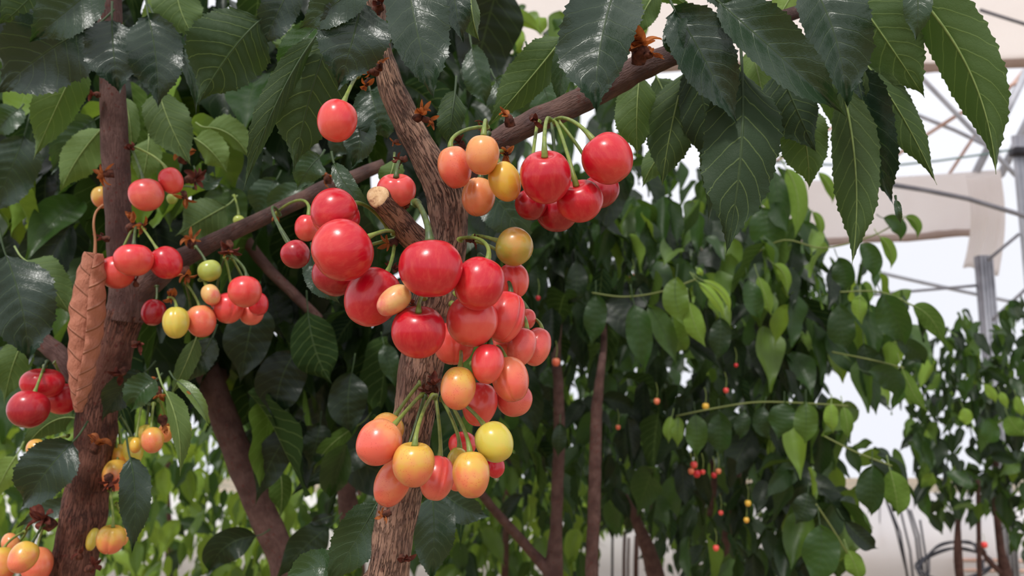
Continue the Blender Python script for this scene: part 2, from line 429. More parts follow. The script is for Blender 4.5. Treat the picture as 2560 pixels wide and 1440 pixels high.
quad_wall('wall_back', [(-12, WB, .75), (12, WB, .75), (12, WB, 6), (-12, WB, 6)], FILM)
quad_wall('wall_right', [(8.5, -5, 0), (8.5, WB, 0), (8.5, WB, 6), (8.5, -5, 6)], FILM)
PANEL = simple('white_sheeting', (250, 248, 250), .6, .3, ns=2, c2=(244, 241, 244), trans=.35)
kb = MB(); box_geo(kb, (0, WB - .03, .375), (24, .04, .75)); o = kb.build('trim_1', PANEL); o['kind'] = 'structure'
STEEL = simple('galvanised_steel', (188, 190, 200), .45, .5, ns=8, c2=(168, 170, 180)); STEEL.node_tree.nodes
STEEL_DK = simple('grey_pipe', (136, 134, 142), .5, .4, ns=8, c2=(116, 114, 122))
PINK = simple('rusty_pipe', (206, 176, 164), .6, .3, ns=5, c2=(186, 150, 136))
CLOTH = simple('shade_cloth', (248, 244, 243), .85, .15, ns=3, c2=(242, 236, 234), trans=.66, tc_=(252, 247, 245))
CLOTH_EDGE = simple('rolled_cloth_edge', (206, 188, 180), .85, .15, ns=5, c2=(192, 172, 164), trans=.4)

def rod(name, pts, rpx, m, label, group, kind_cat='greenhouse truss', seg=10):
    mb = MB(); q = [P(*p) for p in pts]; d = pts[0][2]
    tube(mb, q, [rpx * p[2] / FPX for p in pts], seg=seg, step=.25)
    o = mb.build(name, m); tag(o, label, kind_cat, group); return o

TR = 'bars of the greenhouse frame'
rods = [
 ('brace_bar', [(2290, 180, 6.1), (2560, 460, 5.9)], 6, STEEL, 'grey diagonal brace bar falling to the grey column in the upper corner', 'brace'),
 ('truss_rod', [(2180, 430, 6.4), (2390, 290, 6.4), (2620, 165, 6.4)], 5, PINK, 'long pale pinkish truss rod rising towards the corner behind the hanging leaves', 'rod'),
 ('truss_rod', [(2370, 440, 6.45), (2470, 290, 6.45), (2560, 175, 6.45)], 4, PINK, 'steep pale pinkish truss rod rising from the lower shade cloth', 'rod'),
 ('truss_rod', [(2230, 270, 6.45), (2330, 300, 6.45), (2500, 380, 6.45)], 5, STEEL, 'soft grey truss rod crossing behind the pointed hanging leaf', 'rod'),
 ('truss_rod', [(1930, 410, 6.6), (2060, 330, 6.6), (2200, 260, 6.6)], 4, PINK, 'thin pale rod seen between dark leaves above the lower shade cloth', 'rod'),
 ('support_wire', [(1930, 405, 5.8), (2250, 412, 5.8), (2620, 360, 5.8)], 2.5, simple('teal_wire', (120, 150, 150), .5), 'thin teal wire stretched level across the truss bars', 'wire'),
 ('support_pipe', [(2450, 25, 5.0), (2640, 85, 5.0)], 4.5, STEEL_DK, 'short dark pipe slanting in front of the upper shade cloth', 'pipe'),
 ('support_pipe', [(2230, 462, 5.2), (2420, 497, 5.2), (2640, 566, 5.2)], 6, STEEL_DK, 'dark grey pipe slanting across the face of the lower shade cloth', 'pipe'),
 ('support_pipe', [(2205, 683, 6.0), (2350, 716, 6.0), (2640, 778, 6.0)], 4.5, STEEL, 'light grey pipe sloping down below the lower shade cloth', 'pipe'),
 ('support_pipe', [(2180, 737, 5.6), (2440, 714, 5.6)], 3.5, STEEL_DK, 'dark thin pipe running nearly level to the ribbed post', 'pipe'),
 ('brace_bar', [(2470, 650, 5.4), (2548, 585, 5.4)], 4, STEEL_DK, 'short dark strut from the ribbed post up to the column', 'brace'),
 ('brace_bar', [(2480, 800, 5.4), (2600, 690, 5.4)], 4, STEEL_DK, 'short dark strut rising at the picture edge over the far bush', 'brace'),
]
for nm, pts, r, m_, lab, ct in rods: rod(nm, pts, r, m_, lab, TR, ct)
# column and ribbed post
mb = MB()
for dx in (-11, 0, 11):
    a = P(2546 + dx, 340, 5.5); b = Vector((a.x, a.y, 0)); tube(mb, [a, (a + b) / 2, b], [.018] * 3, seg=8, step=.5)
tag(mb.build('steel_column', STEEL), 'tall grey steel column at the edge of the picture', 'column')
mb = MB(); a = P(2458, 640, 5.6); b = Vector((a.x, a.y, 0))
box_geo(mb, (a + b) / 2, (.10, .06, a.z)); po = mb.build('ribbed_post', STEEL_DK); tag(po, 'dark ribbed steel post below the draped shade cloth', 'post')
for i in range(4):
    g = MB(); box_geo(g, (a.x - .036 + i * .024, a.y - .036, a.z / 2), (.008, .014, a.z)); g.build('rib', STEEL, po)
mb = MB(); box_geo(mb, P(2560, 380, 5.45), (.16, .08, .05)); tag(mb.build('column_bracket', simple('black_bracket', (50, 50, 58), .5)), 'small black bracket on the tall steel column', 'bracket')
# wide beams of the roof gutter at the edge
for (x0, y0, x1, y1, dp, wd, lab) in ((2600, 110, 2440, 430, 6.4, .085, 'broad grey gutter beam leaning down beside the column'), (2650, 140, 2500, 440, 6.3, .07, 'second grey gutter beam parallel and just outside the broad one')):
    mb = MB(); a = P(x0, y0, dp); b = P(x1, y1, dp); mid = (a + b) / 2; rot = (b - a).to_track_quat('Z', 'Y').to_matrix()
    box_geo(mb, mid, (wd, .05, (b - a).length), rot); tag(mb.build('gutter_beam', STEEL), lab, 'beam', TR)

def cloth(name, rows_px, m, label, sag=.03, folds=8, cols=60, parent=None, edge=None):
    """fabric strip through rows of (px, py, depth) polylines, with real folds and thickness"""
    nr = 14; v = []; uv = []; f = []
    tops = [P(*p) for p in rows_px[0]]; bots = [P(*p) for p in rows_px[1]]
    for i in range(nr + 1):
        t = i / nr
        for k in range(cols + 1):
            s = k / cols
            q = cat(tops, s).lerp(cat(bots, s), t)
            q = q + Vector((0, -1, 0)) * (sag * math.sin(t * math.pi) + sag * .35 * math.sin(s * folds * 6.28 + t * 2) * t)
            q.z += .005 * math.sin(s * 23 + 2) * t
            v.append(q); uv.append((s, t))
    for i in range(nr):
        for k in range(cols):
            a = i * (cols + 1) + k; f.append((a, a + 1, a + cols + 2, a + cols + 1))
    mb = MB(); mb.add(v, f, uv); o = mb.build(name, m)
    so = o.modifiers.new('thickness', 'SOLIDIFY'); so.thickness = .004
    if label: tag(o, label, 'shade cloth')
    if edge:
        e = MB(); tube(e, [v[nr * (cols + 1) + k] + Vector((0, -.01, 0)) for k in range(0, cols + 1, 3)], [edge] * (cols // 3 + 1), seg=10, step=.08, lump=.25)
        e.build('rolled_edge', CLOTH_EDGE, o)
    return o
cloth('shade_cloth', [[(1080, -260, 4.2), (1900, -260, 4.2), (2760, -260, 4.2)], [(1080, 180, 6.2), (1900, 160, 6.2), (2300, 165, 6.2), (2800, 140, 6.0)]], CLOTH,
      'upper beige shade cloth stretched overhead above the truss bars', edge=.055)
cloth('shade_cloth', [[(1750, 462, 6.4), (2200, 445, 6.4), (2500, 425, 6.4)], [(1750, 620, 6.25), (2160, 600, 6.25), (2470, 580, 6.25)]], CLOTH,
      'lower beige shade cloth hanging as a level band below the truss bars', edge=.03)
cloth('shade_cloth', [[(2415, 440, 6.1), (2500, 425, 6.1)], [(2405, 665, 6.1), (2490, 690, 6.1)]], CLOTH,
      'gathered beige shade cloth hanging straight down over the ribbed post', sag=.08, folds=3, cols=30)
# pipes, poles, hose by the low white wall
for y, lab in ((1396, 'upper of two pale pink pipes level along the low white wall'), (1421, 'lower of two pale pink pipes level along the low white wall')):
    rod('wall_pipe', [(2080, y - 2, 6.5), (2330, y + 2, 6.5), (2640, y + 8, 6.3)], 4.5, PINK, lab, 'pipes along the low wall', 'pipe')
BLACK = simple('black_plastic', (42, 42, 50), .5, .4)
pl = [(2222, 1262, 2272, 1400), (2252, 1280, 2292, 1470), (2268, 1270, 2305, 1420), (2276, 1275, 2312, 1405), (2300, 1300, 2322, 1480), (2215, 1250, 2285, 1480)]
for i, (a, b, c, d_) in enumerate(pl):
    rod('thin_pole', [(a, b, 6.0), ((a + c) / 2 + 3, (b + d_) / 2, 5.9), (c, d_ + 60, 5.8)], 2.6, BLACK,
        ['dark thin pole leaning on the white wall, first beside the broad hanging leaf', 'dark thin pole leaning on the white wall, second of the bundle', 'dark thin pole in the middle of the bundle leaning on the wall',
         'dark thin pole just past the middle of the leaning bundle', 'short dark pole leaning nearest the coiled hose', 'long dark pole leaning most steeply behind the bundle'][i], 'thin poles leaning on the low wall', 'pole')
mb = MB(); c0 = P(2385, 1412, 5.3); pts = []
for i in range(120):
    a = i * .31; rr = .17 + .04 * math.sin(i * .7)
    pts.append(c0 + Vector((math.cos(a) * rr * 1.2, math.sin(a) * .12, math.sin(a * 1.0 + .6) * .11 + .03 * math.sin(i * .23))))
tube(mb, pts, [.007] * len(pts), seg=6, step=.02)
tag(mb.build('coiled_hose', BLACK), 'tangled coil of black hose lying by the low white wall', 'hose')
mb = MB(); a = P(2200, 1262, 6.5); tube(mb, [a, P(2199, 1340, 6.5)], [.004, .004], seg=6)
hk = mb.build('hanging_tag', STEEL_DK); tag(hk, 'small pinkish tag hanging on a wire before the white wall', 'tag')
mb = MB(); box_geo(mb, P(2201, 1352, 6.5), (.035, .012, .085)); mb.build('tag_body', simple('faded_tag', (222, 204, 200), .7), hk)
for i, x in enumerate((1533, 1562, 1592, 1572)):
    y0 = (1300, 1330, 1340, 1345)[i]
    rod('garden_stake', [(x, y0, 4.5), (x - 2, y0 + 60, 4.5), (x - 3, 1540, 4.5)], (3, 4, 6, 3)[i], BARK_RED if i else BLACK,
        ['thin black stake in front of the white wall panel beyond the twin trunks', 'brown stake just past the thin black one', 'thickest brown stake before the white wall panel', 'faint thin brown stake between its two thicker neighbours'][i], 'stakes before the white wall panel', 'stake')
for i, (x0, x1, y0, y1, lab) in enumerate(((1490, 1610, 1338, 1382, 'upper white sheet panel seen between the trunks low in the garden'), (1490, 1620, 1388, 1424, 'lower white sheet panel seen between the trunks low in the garden'))):
    mb = MB(); a = P(x0, y0, 7.5); b = P(x1, y1, 7.5); box_geo(mb, (a + b) / 2, (b.x - a.x, .03, abs(a.z - b.z))); tag(mb.build('wall_panel', PANEL), lab, 'panel', 'white sheet panels')

# ================================================================== TREES
def tree_root(x, y, d, label, name='cherry_tree'):
    p = P(x, y, d); e = empty(name, (p.x, p.y, 0)); tag(e, label, 'tree'); return e
def limb(parent, name, pts, m, seg=28, step=.0018, lump=.10, rough=.05, ground=False, cap=True):
    """pts: (px, py, half width px, depth); ground: carried on straight down to the soil"""
    q = [P(p[0], p[1], p[3]) for p in pts]; r = [p[2] * p[3] / FPX for p in pts]
    mb = MB(); tube(mb, q, r, seg=seg, step=step, lump=lump, rough=rough, cap=cap)
    if ground:
        a = q[0]; b = q[1]; g = Vector((a.x + (a.x - b.x) * .5, a.y, 0)); t0 = (a - b).normalized()
        tube(mb, [a - t0 * .003, a + t0 * .05, a.lerp(g, .3) + t0 * .02, a.lerp(g, .7), g], [r[0], r[0] * 1.0, r[0] * 1.15, r[0] * 1.3, r[0] * 1.6], seg=seg, step=.01, lump=lump, rough=rough)
    return mb.build(name, m, parent)

# ---- central tree
T1 = tree_root(985, 1440, .42, 'cherry tree whose grey-brown trunk forks behind the big central red fruit cluster')
limb(T1, 'trunk', [(966, 1470, 52, .42), (972, 1420, 51, .42), (985, 1330, 50, .42), (1000, 1240, 52, .42), (1020, 1120, 52, .42), (1040, 1000, 53, .42), (1058, 890, 55, .42), (1085, 760, 55, .42),
                   (1110, 660, 50, .42), (1124, 590, 44, .42), (1118, 500, 50, .42), (1085, 430, 42, .42), (1052, 370, 38, .42), (1020, 310, 36, .42), (990, 245, 34, .42), (968, 180, 30, .42), (955, 120, 22, .42), (945, 60, 20, .42), (938, 5, 27, .42), (930, -70, 22, .42)],
     BARK, seg=48, step=.0014, lump=.09, rough=.07, ground=True)
limb(T1, 'branch', [(1118, 560, 40, .425), (1165, 450, 36, .425), (1215, 375, 30, .425), (1270, 338, 29, .425), (1340, 302, 31, .427), (1430, 262, 32, .43), (1520, 215, 33, .435), (1600, 170, 33, .44), (1680, 138, 27, .445), (1780, 100, 22, .455), (1900, 60, 18, .47), (2060, 10, 15, .48), (2200, -40, 12, .49)],
     BARK_DK, seg=40, step=.0015, rough=.05)
stub = limb(T1, 'pruned_branch', [(1085, 640, 40, .415), (1040, 600, 35, .405), (1010, 570, 32, .395), (980, 530, 30, .385), (946, 493, 29, .374)], BARK, seg=36, step=.001, cap=True)
# the sawn end
m, n = mat('sawn_wood'); tcn = N(n, 'TexCoord')
g = noise_n(n, tcn.outputs['Object'], 260, 4, .7); c = ramp(n, g, [(.35, col((150, 108, 76))), (.5, col((206, 168, 124))), (.7, col((224, 192, 150)))])
out(n, bsdf(n, c, .8, Normal=bump(n, g, .5, .0008)).outputs[0]); CUT = m
mb = MB(); a = P(946, 493, .374); ax = (P(946, 493, .374) - P(980, 530, .385)).normalized(); ax = (ax + (CAM - a).normalized() * .9).normalized()
up = Vector((0, 0, 1)); X = ax.cross(up).normalized(); Y = X.cross(ax); v = [a + ax * .0022]; f = []
rr = .0053
for ring, (fr, dz) in enumerate(((.5, .0022), (.9, .0019), (1.0, .0009), (1.1, -.0012), (1.0, -.005))):
    for k in range(32):
        q = 2 * math.pi * k / 32; v.append(a + (X * math.cos(q) + Y * math.sin(q)) * rr * fr * (1 + .05 * math.sin(3 * q)) + ax * dz)
f += [(0, 1 + k, 1 + (k + 1) % 32) for k in range(32)]
for ring in range(4):
    f += [(1 + ring * 32 + k, 1 + ring * 32 + 32 + k, 1 + ring * 32 + 32 + (k + 1) % 32, 1 + ring * 32 + (k + 1) % 32) for k in range(32)]
mb.add(v, f, [(0, 0)] * len(v)); ce = mb.build('sawn_end', CUT, stub); ce.data.materials.append(BARK); ce['label'] = 'pale cut face with a dark rim'
for p_ in ce.data.polygons: p_.material_index = 1 if p_.index >= 32 + 64 else 0
for s_ in [(1052, 285, 18, 7, 0, .7, -.8, .395), (1072, 300, 14, 5, 0, 1, .2, .395), (925, 180, 18, 4, 0, -1, 0, .395), (917, 212, 14, 4, 0, -.6, 1, .39), (952, 160, 14, 4, 0, .5, -1, .39), (950, 8, 22, 8, 1, .4, -1, .395), (1272, 292, 20, 6, 0, -.2, -1, .40),
           (1265, 384, 16, 7, 0, -.4, .6, .395), (1150, 356, 16, 8, 1, -.6, -1, .40), (1002, 400, 14, 6, 1, -1, .3, .395), (985, 356, 10, 3, 0, -1, .2, .40), (1018, 512, 12, 4, 0, .5, -.5, .385), (960, 1288, 15, 5, 0, -1, .5, .395),
           (1602, 118, 34, 16, 0, .1, -1, .405), (1580, 105, 18, 8, 0, -.4, -1, .40), (1630, 135, 16, 8, 0, 1, -.3, .40), (1335, 300, 14, 6, 1, .2, .4, .40), (975, 608, 17, 5, 0, -1, .4, .395), (985, 670, 13, 6, 1, -1, .1, .395), (1180, 600, 13, 6, 1, 1, 0, .395), (1085, 962, 17, 7, 1, .1, -1, .392), (1062, 975, 13, 5, 1, -.6, .4, .392),
           (1010, 1400, 15, 5, 1, .3, .3, .395), (1215, 318, 16, 6, 1, -.3, -1, .41), (1032, 760, 14, 5, 1, -.3, -1, .385), (815, 425, 15, 6, 0, .1, -1, .5)]:
    x, y, sz, nn_, dk, dx, dy, dp = s_
    if x != 815: spur(T1, x, y, dp, sz, nn_, bool(dk), dx, dy)

L1 = [
 # bx,by, mx,my, tx,ty, wl,wr, side, depth, dd, tint
 (905, 0, 880, 105, 845, 222, 88, 88, 'T', .375, 0, .02), (905, -45, 830, 15, 748, 72, 52, 50, 'T', .37, 0, .12),
 (1015, -70, 1045, 90, 1085, 248, 66, 84, 'T', .38, -.01, .06), (1125, -70, 1140, 20, 1158, 104, 30, 40, 'T', .40, 0, .02), (1175, -60, 1180, 30, 1198, 102, 46, 20, 'U', .41, 0, .3),
 (820, 100, 770, 260, 735, 428, 92, 82, 'U', .43, .01, .12), (790, 90, 690, 260, 608, 478, 42, 22, 'U', .42, 0, .1), (800, 60, 740, 125, 700, 205, 40, 20, 'T', .44, 0, .5),
 (1138, 225, 1128, 300, 1118, 372, 36, 32, 'U', .46, 0, .1), (925, 225, 945, 290, 968, 350, 60, 50, 'T', .5, 0, .1), (885, 290, 900, 350, 880, 418, 44, 40, 'T', .5, 0, .05),
 (836, 410, 872, 470, 930, 528, 24, 24, 'T', .43, 0, .25), (800, 392, 770, 425, 742, 475, 36, 36, 'T', .52, 0, .3), (1180, 120, 1200, 200, 1215, 262, 40, 30, 'T', .55, 0, .2),
 (1412, 88, 1322, 200, 1215, 322, 62, 46, 'U', .45, .01, .28), (1545, -50, 1500, 120, 1492, 280, 106, 80, 'T', .40, -.01, .05), (1432, 60, 1405, 170, 1400, 272, 26, 30, 'T', .44, 0, .3),
 (1650, -30, 1610, 30, 1585, 105, 40, 36, 'U', .46, 0, .45), (1690, 28, 1762, 150, 1842, 308, 60, 82, 'T', .42, 0, .04), (1695, 45, 1690, 100, 1692, 146, 34, 24, 'T', .42, 0, .1),
 (1600, 175, 1592, 290, 1594, 392, 56, 46, 'U', .47, 0, .42), (1715, 175, 1678, 320, 1655, 465, 60, 66, 'U', .465, 0, .15), (1735, 140, 1765, 290, 1795, 440, 62, 64, 'U', .455, 0, .0),
 (1855, 170, 1852, 390, 1815, 635, 96, 92, 'U', .43, -.01, .02), (1800, 8, 1950, 140, 2115, 292, 50, 78, 'T', .415, 0, .12), (1880, 120, 1905, 230, 1932, 360, 50, 44, 'U', .49, 0, .62),
 (1945, 165, 1990, 270, 2040, 380, 76, 56, 'U', .47, 0, .0), (2025, -50, 2090, 100, 2118, 270, 62, 92, 'T', .43, 0, .08), (2115, -40, 2215, 100, 2312, 245, 84, 86, 'U', .455, 0, .25),
 (2255, -50, 2420, 170, 2490, 435, 60, 78, 'U', .44, 0, .3), (2290, -60, 2295, 20, 2290, 100, 34, 34, 'T', .41, 0, .2), (2340, -60, 2370, 20, 2395, 88, 36, 46, 'U', .47, 0, .3),
 (2165, 160, 2255, 290, 2342, 462, 50, 38, 'U', .46, 0, .2), (2140, 175, 2180, 340, 2232, 508, 74, 58, 'T', .47, 0, .0), (2105, 215, 2140, 440, 2130, 662, 54, 58, 'U', .465, 0, .22),
 (1985, 255, 2015, 360, 2022, 475, 62, 56, 'U', .49, 0, .4), (2000, -45, 1960, 20, 1928, 82, 36, 34, 'U', .48, 0, .9), (1745, -60, 1830, -20, 1925, 30, 46, 40, 'T', .44, 0, .1), (1560, -60, 1640, -30, 1730, 20, 30, 40, 'U', .47, 0, .5),
 (1800, 250, 1790, 370, 1770, 560, 40, 50, 'U', .48, 0, .1), (1700, 330, 1640, 400, 1605, 470, 30, 34, 'U', .55, 0, .3), (2090, 110, 2130, 230, 2150, 330, 40, 40, 'U', .49, 0, .3), (1640, 190, 1680, 290, 1690, 390, 46, 46, 'U', .5, 0, .2),
 (2240, 500, 2246, 530, 2252, 560, 8, 9, 'T', .46, 0, .2), (1240, 200, 1280, 250, 1320, 300, 60, 50, 'T', .56, 0, .3), (1330, 150, 1370, 250, 1380, 330, 50, 50, 'T', .58, 0, .4), (1990, 130, 2110, 300, 2135, 380, 30, 40, 'U', .5, 0, .4),
 (942, 1258, 890, 1350, 815, 1470, 56, 58, 'T', .43, 0, .2), (850, 1440, 790, 1420, 690, 1470, 44, 40, 'T', .45, 0, .35), (1080, 1240, 1085, 1340, 1078, 1450, 50, 54, 'T', .5, 0, .1),
 (1190, 470, 1260, 520, 1330, 640, 60, 60, 'T', .55, 0, .1), (985, 400, 975, 440, 950, 490, 30, 30, 'U', .5, 0, .5), (1105, 1230, 1160, 1270, 1220, 1290, 40, 34, 'T', .56, 0, .05), (780, 640, 800, 700, 850, 760, 34, 34, 'T', .5, 0, .1),
]
for q in L1: leaf(T1, *q)

# ---- second tree, nearer the side of the picture
T2 = tree_root(175, 1440, .60, 'cherry tree with pitted red-brown trunk forking beside the curled dead brown leaf')
limb(T2, 'trunk', [(165, 1480, 58, .60), (180, 1430, 56, .60), (208, 1290, 52, .60), (232, 1150, 46, .60), (248, 1010, 46, .60), (282, 880, 46, .60), (312, 780, 45, .60)], BARK_PIT, seg=44, step=.002, lump=.16, rough=.10, ground=True)
limb(T2, 'branch', [(310, 800, 46, .60), (318, 740, 42, .60), (305, 660, 32, .60), (298, 580, 31, .60), (293, 480, 32, .60), (288, 380, 33, .60), (284, 280, 31, .60), (280, 180, 28, .60), (276, 80, 28, .60), (275, -60, 27, .60)], BARK_RED, seg=32, step=.0025, lump=.06)
limb(T2, 'branch', [(300, 820, 44, .605), (335, 740, 42, .605), (395, 685, 33, .605), (440, 655, 27, .605), (500, 622, 23, .605), (580, 582, 20, .605), (660, 544, 19, .605), (740, 505, 19, .605), (815, 470, 20, .605), (880, 445, 18, .605), (960, 410, 14, .61)], BARK_DK, seg=28, step=.0025, lump=.07)
limb(T2, 'branch', [(240, 985, 34, .605), (190, 940, 26, .61), (145, 885, 24, .615), (100, 850, 22, .62), (30, 800, 18, .64)], BARK_RED, seg=24, step=.003)
for x, y, sz, nn_, dk, dx, dy, dp in [(262, 436, 17, 9, 0, -1, .1, .575), (332, 558, 20, 7, 0, .2, -1, .575), (355, 565, 14, 5, 0, 1, 0, .575), (480, 600, 17, 7, 0, 0, -1, .585), (575, 622, 17, 7, 1, .2, 1, .58), (562, 630, 13, 5, 0, .2, 1, .58), (466, 688, 18, 8, 0, .2, 1, .58),
        (240, 1110, 20, 9, 0, .1, -1, .572), (112, 1300, 24, 9, 1, -.6, -.6, .58), (275, 1205, 17, 7, 1, .5, 1, .58), (372, 945, 12, 5, 0, .3, -1, .58), (410, 1062, 18, 6, 0, .3, 1, .575), (398, 985, 15, 6, 0, .2, 1, .58), (432, 742, 16, 6, 0, .2, .6, .58), (462, 388, 18, 7, 0, .2, -1, .62),
        (485, 450, 18, 7, 1, 1, 0, .64), (326, 370, 12, 5, 1, 1, .2, .58), (236, 235, 12, 5, 1, -1, -.2, .585), (346, 860, 14, 5, 1, 1, .1, .575), (232, 1418, 16, 6, 1, 1, -.4, .57), (690, 536, 12, 5, 0, .4, 1, .585), (820, 440, 16, 7, 0, .1, -1, .585), (258, 595, 13, 4, 1, -1, -.3, .58),
        (200, 1385, 12, 4, 1, 0, -1, .57), (462, 495, 15, 5, 0, .2, 1, .62), (340, 705, 10, 4, 1, 0, -1, .57), (460, 1050, 10, 4, 0, 0, -1, .58), (305, 935, 16, 5, 1, -.2, .3, .575)]:
    spur(T2, x, y, dp, sz, nn_, bool(dk), dx, dy)
L2 = [
 (248, -40, 165, 30, 78, 102, 66, 56, 'T', .52, 0, .12), (225, 70, 110, 135, -10, 238, 96, 92, 'T', .54, 0, .0), (280, 50, 285, 140, 298, 232, 66, 62, 'T', .53, 0, .0), (372, 45, 390, 150, 396, 268, 62, 66, 'T', .53, 0, .03),
 (400, 60, 465, 160, 490, 288, 14, 22, 'T', .54, 0, .1), (205, 140, 145, 260, 83, 400, 56, 50, 'U', .60, 0, .5), (395, 220, 425, 310, 478, 415, 56, 54, 'U', .60, 0, .32), (650, 50, 570, 140, 492, 265, 104, 90, 'U', .50, 0, .08),
 (735, -50, 690, 40, 655, 118, 44, 46, 'T', .51, 0, .0), (440, -60, 450, 20, 490, 100, 64, 56, 'U', .58, 0, .35), (700, 60, 730, 110, 690, 175, 46, 40, 'U', .60, 0, .4), (256, 320, 195, 395, 150, 482, 40, 50, 'U', .66, 0, .62),
 (485, 345, 530, 380, 568, 432, 32, 44, 'U', .68, 0, .72), (515, 318, 580, 340, 628, 405, 22, 42, 'U', .70, 0, .6), (238, 300, 180, 350, 128, 436, 44, 44, 'T', .72, 0, .3), (45, 275, 15, 300, -20, 345, 36, 30, 'T', .70, 0, .35),
 (372, 345, 366, 400, 350, 470, 34, 34, 'U', .68, 0, .6), (565, 515, 500, 552, 438, 590, 50, 52, 'U', .72, 0, .35), (690, 450, 660, 495, 640, 545, 40, 40, 'T', .75, 0, .3), (15, 638, 55, 770, 72, 905, 76, 80, 'T', .56, 0, .02),
 (60, 648, 120, 705, 182, 795, 40, 50, 'U', .60, 0, .4), (182, 1105, 115, 1180, 52, 1272, 66, 60, 'T', .55, 0, .03), (325, 1145, 338, 1250, 330, 1380, 36, 38, 'T', .54, 0, .05), (412, 975, 445, 1070, 450, 1190, 18, 32, 'U', .55, 0, .55),
 (388, 950, 352, 980, 328, 1024, 42, 30, 'T', .57, 0, .38), (358, 932, 300, 980, 258, 1048, 36, 40, 'T', .59, 0, .02), (490, 845, 462, 915, 424, 995, 22, 26, 'U', .60, 0, .42), (530, 845, 500, 900, 465, 960, 34, 34, 'T', .61, 0, .05),
 (185, 1045, 120, 1060, 55, 1130, 40, 36, 'U', .63, 0, .35), (60, 850, 30, 920, 10, 1010, 40, 40, 'U', .64, 0, .45), (40, 1140, 10, 1190, -20, 1260, 30, 30, 'U', .7, 0, .9), (400, -60, 380, 30, 340, 60, 20, 20, 'U', .7, 0, .7),
 (210, 1270, 130, 1275, 40, 1320, 26, 24, 'T', .62, 0, .1), (120, -60, 60, 10, 0, 60, 60, 60, 'U', .58, 0, .12), (310, 240, 325, 310, 330, 380, 22, 24, 'U', .64, 0, .5), (60, 340, 20, 440, -30, 540, 60, 60, 'T', .7, 0, .1),
 (900, 330, 860, 350, 830, 400, 40, 40, 'T', .7, 0, .05), (760, 470, 700, 500, 690, 560, 30, 26, 'T', .72, 0, .35), (490, 430, 520, 455, 560, 440, 20, 20, 'T', .66, 0, .2),
]
for q in L2: leaf(T2, *q)
leaf(T2, 442, 952, 490, 1000, 522, 1066, 12, 20, 'T', .55, 0, .7, mt=LEAF_SPOT)

# curled dead leaf: a scroll rolled about its midrib
DEAD = simple('dead_leaf', (180, 118, 92), .8, .2, ns=90, c2=(158, 98, 76), trans=.12, bmp=.0012)
def dead_leaf():
    m_, n = mat('dead_leaf_skin'); uv = N(n, 'UVMap'); sp = N(n, 'SeparateXYZ'); n.links.new(uv.outputs[0], sp.inputs[0])
    s = math_n(n, 'SUBTRACT', sp.outputs['Y'], math_n(n, 'MULTIPLY', math_n(n, 'ABSOLUTE', math_n(n, 'SUBTRACT', sp.outputs['X'], .5)), .28))
    fr = math_n(n, 'ABSOLUTE', math_n(n, 'SUBTRACT', math_n(n, 'FRACT', math_n(n, 'MULTIPLY', s, 9)), .5))
    vein = math_n(n, 'SUBTRACT', 1, math_n(n, 'DIVIDE', fr, .08), clamp=True)
    c = mix(n, noise_n(n, uv.outputs[0], 9, 4), col((190, 122, 96)), col((150, 92, 72)))
    c = mix(n, math_n(n, 'MULTIPLY', vein, .3), c, col((204, 142, 110)))
    h = math_n(n, 'ADD', math_n(n, 'MULTIPLY', vein, 1), math_n(n, 'MULTIPLY', noise_n(n, uv.outputs[0], 30, 4, .6), .8))
    out(n, bsdf(n, c, .75, Normal=bump(n, h, .8, .002)).outputs[0])
    mb = MB(); rows, cols = 70, 36; v = []; uvs = []; f = []
    line = [(232, 632, 22), (224, 690, 34), (216, 770, 42), (208, 850, 40), (201, 930, 31), (197, 990, 20), (196, 1030, 8)]
    cs = [P(x, y, .55) for x, y, _ in line]; rs = [w_ * .55 / FPX for _, _, w_ in line]
    for i in range(rows + 1):
        t = i / rows; c0 = cat(cs, t); r = cat(rs, t); c1 = cat(cs, min(1, t + .01)); c2 = cat(cs, max(0, t - .01)); T = (c1 - c2).normalized()
        V = (CAM - c0).normalized(); Nn = (V - T * V.dot(T)).normalized(); S = T.cross(Nn)   # S points left in view
        for k in range(cols + 1):
            u = k / cols
            # the blade rolls up: from its free edge, lying over the front, round the back and inside again
            ang = math.radians(-12 + 26 * t) - 2 * math.pi * 1.45 * u + .1 * math.sin(t * 9)
            rr_ = r * (1.10 - .55 * u) * (1 + .02 * math.sin(t * 17 + u * 4))
            pos = S * math.sin(ang) * rr_ + Nn * math.cos(ang) * rr_ * .8
            if u < .06: pos += Nn * r * .22 * (1 - u / .06) * (1 + .5 * math.sin(t * 23))
            pos *= 1 + .05 * math.cos((t + .16 * abs(u - .3) * 2) * 62) + .10 * noise.noise(Vector((u * 5, t * 10, 1)))
            v.append(c0 + pos); uvs.append((u * 1.4 - .1, t))
    for i in range(rows):
        for k in range(cols):
            a = i * (cols + 1) + k; f.append((a, a + 1, a + cols + 2, a + cols + 1))
    mb.add(v, f, uvs); o = mb.build('dead_leaf', m_, T2); o['label'] = 'curled dead brown leaf hanging down'
    so = o.modifiers.new('thickness', 'SOLIDIFY'); so.thickness = .0005
    s_ = MB(); tube(s_, [P(258, 512, .56), P(240, 530, .555), P(234, 560, .55), P(238, 600, .55), P(237, 640, .548)], [.0009, .0008, .0008, .0009, .0012], seg=8)
    s_.build('leaf_stalk', simple('dead_leaf_stalk', (150, 100, 66), .6), o)
dead_leaf()

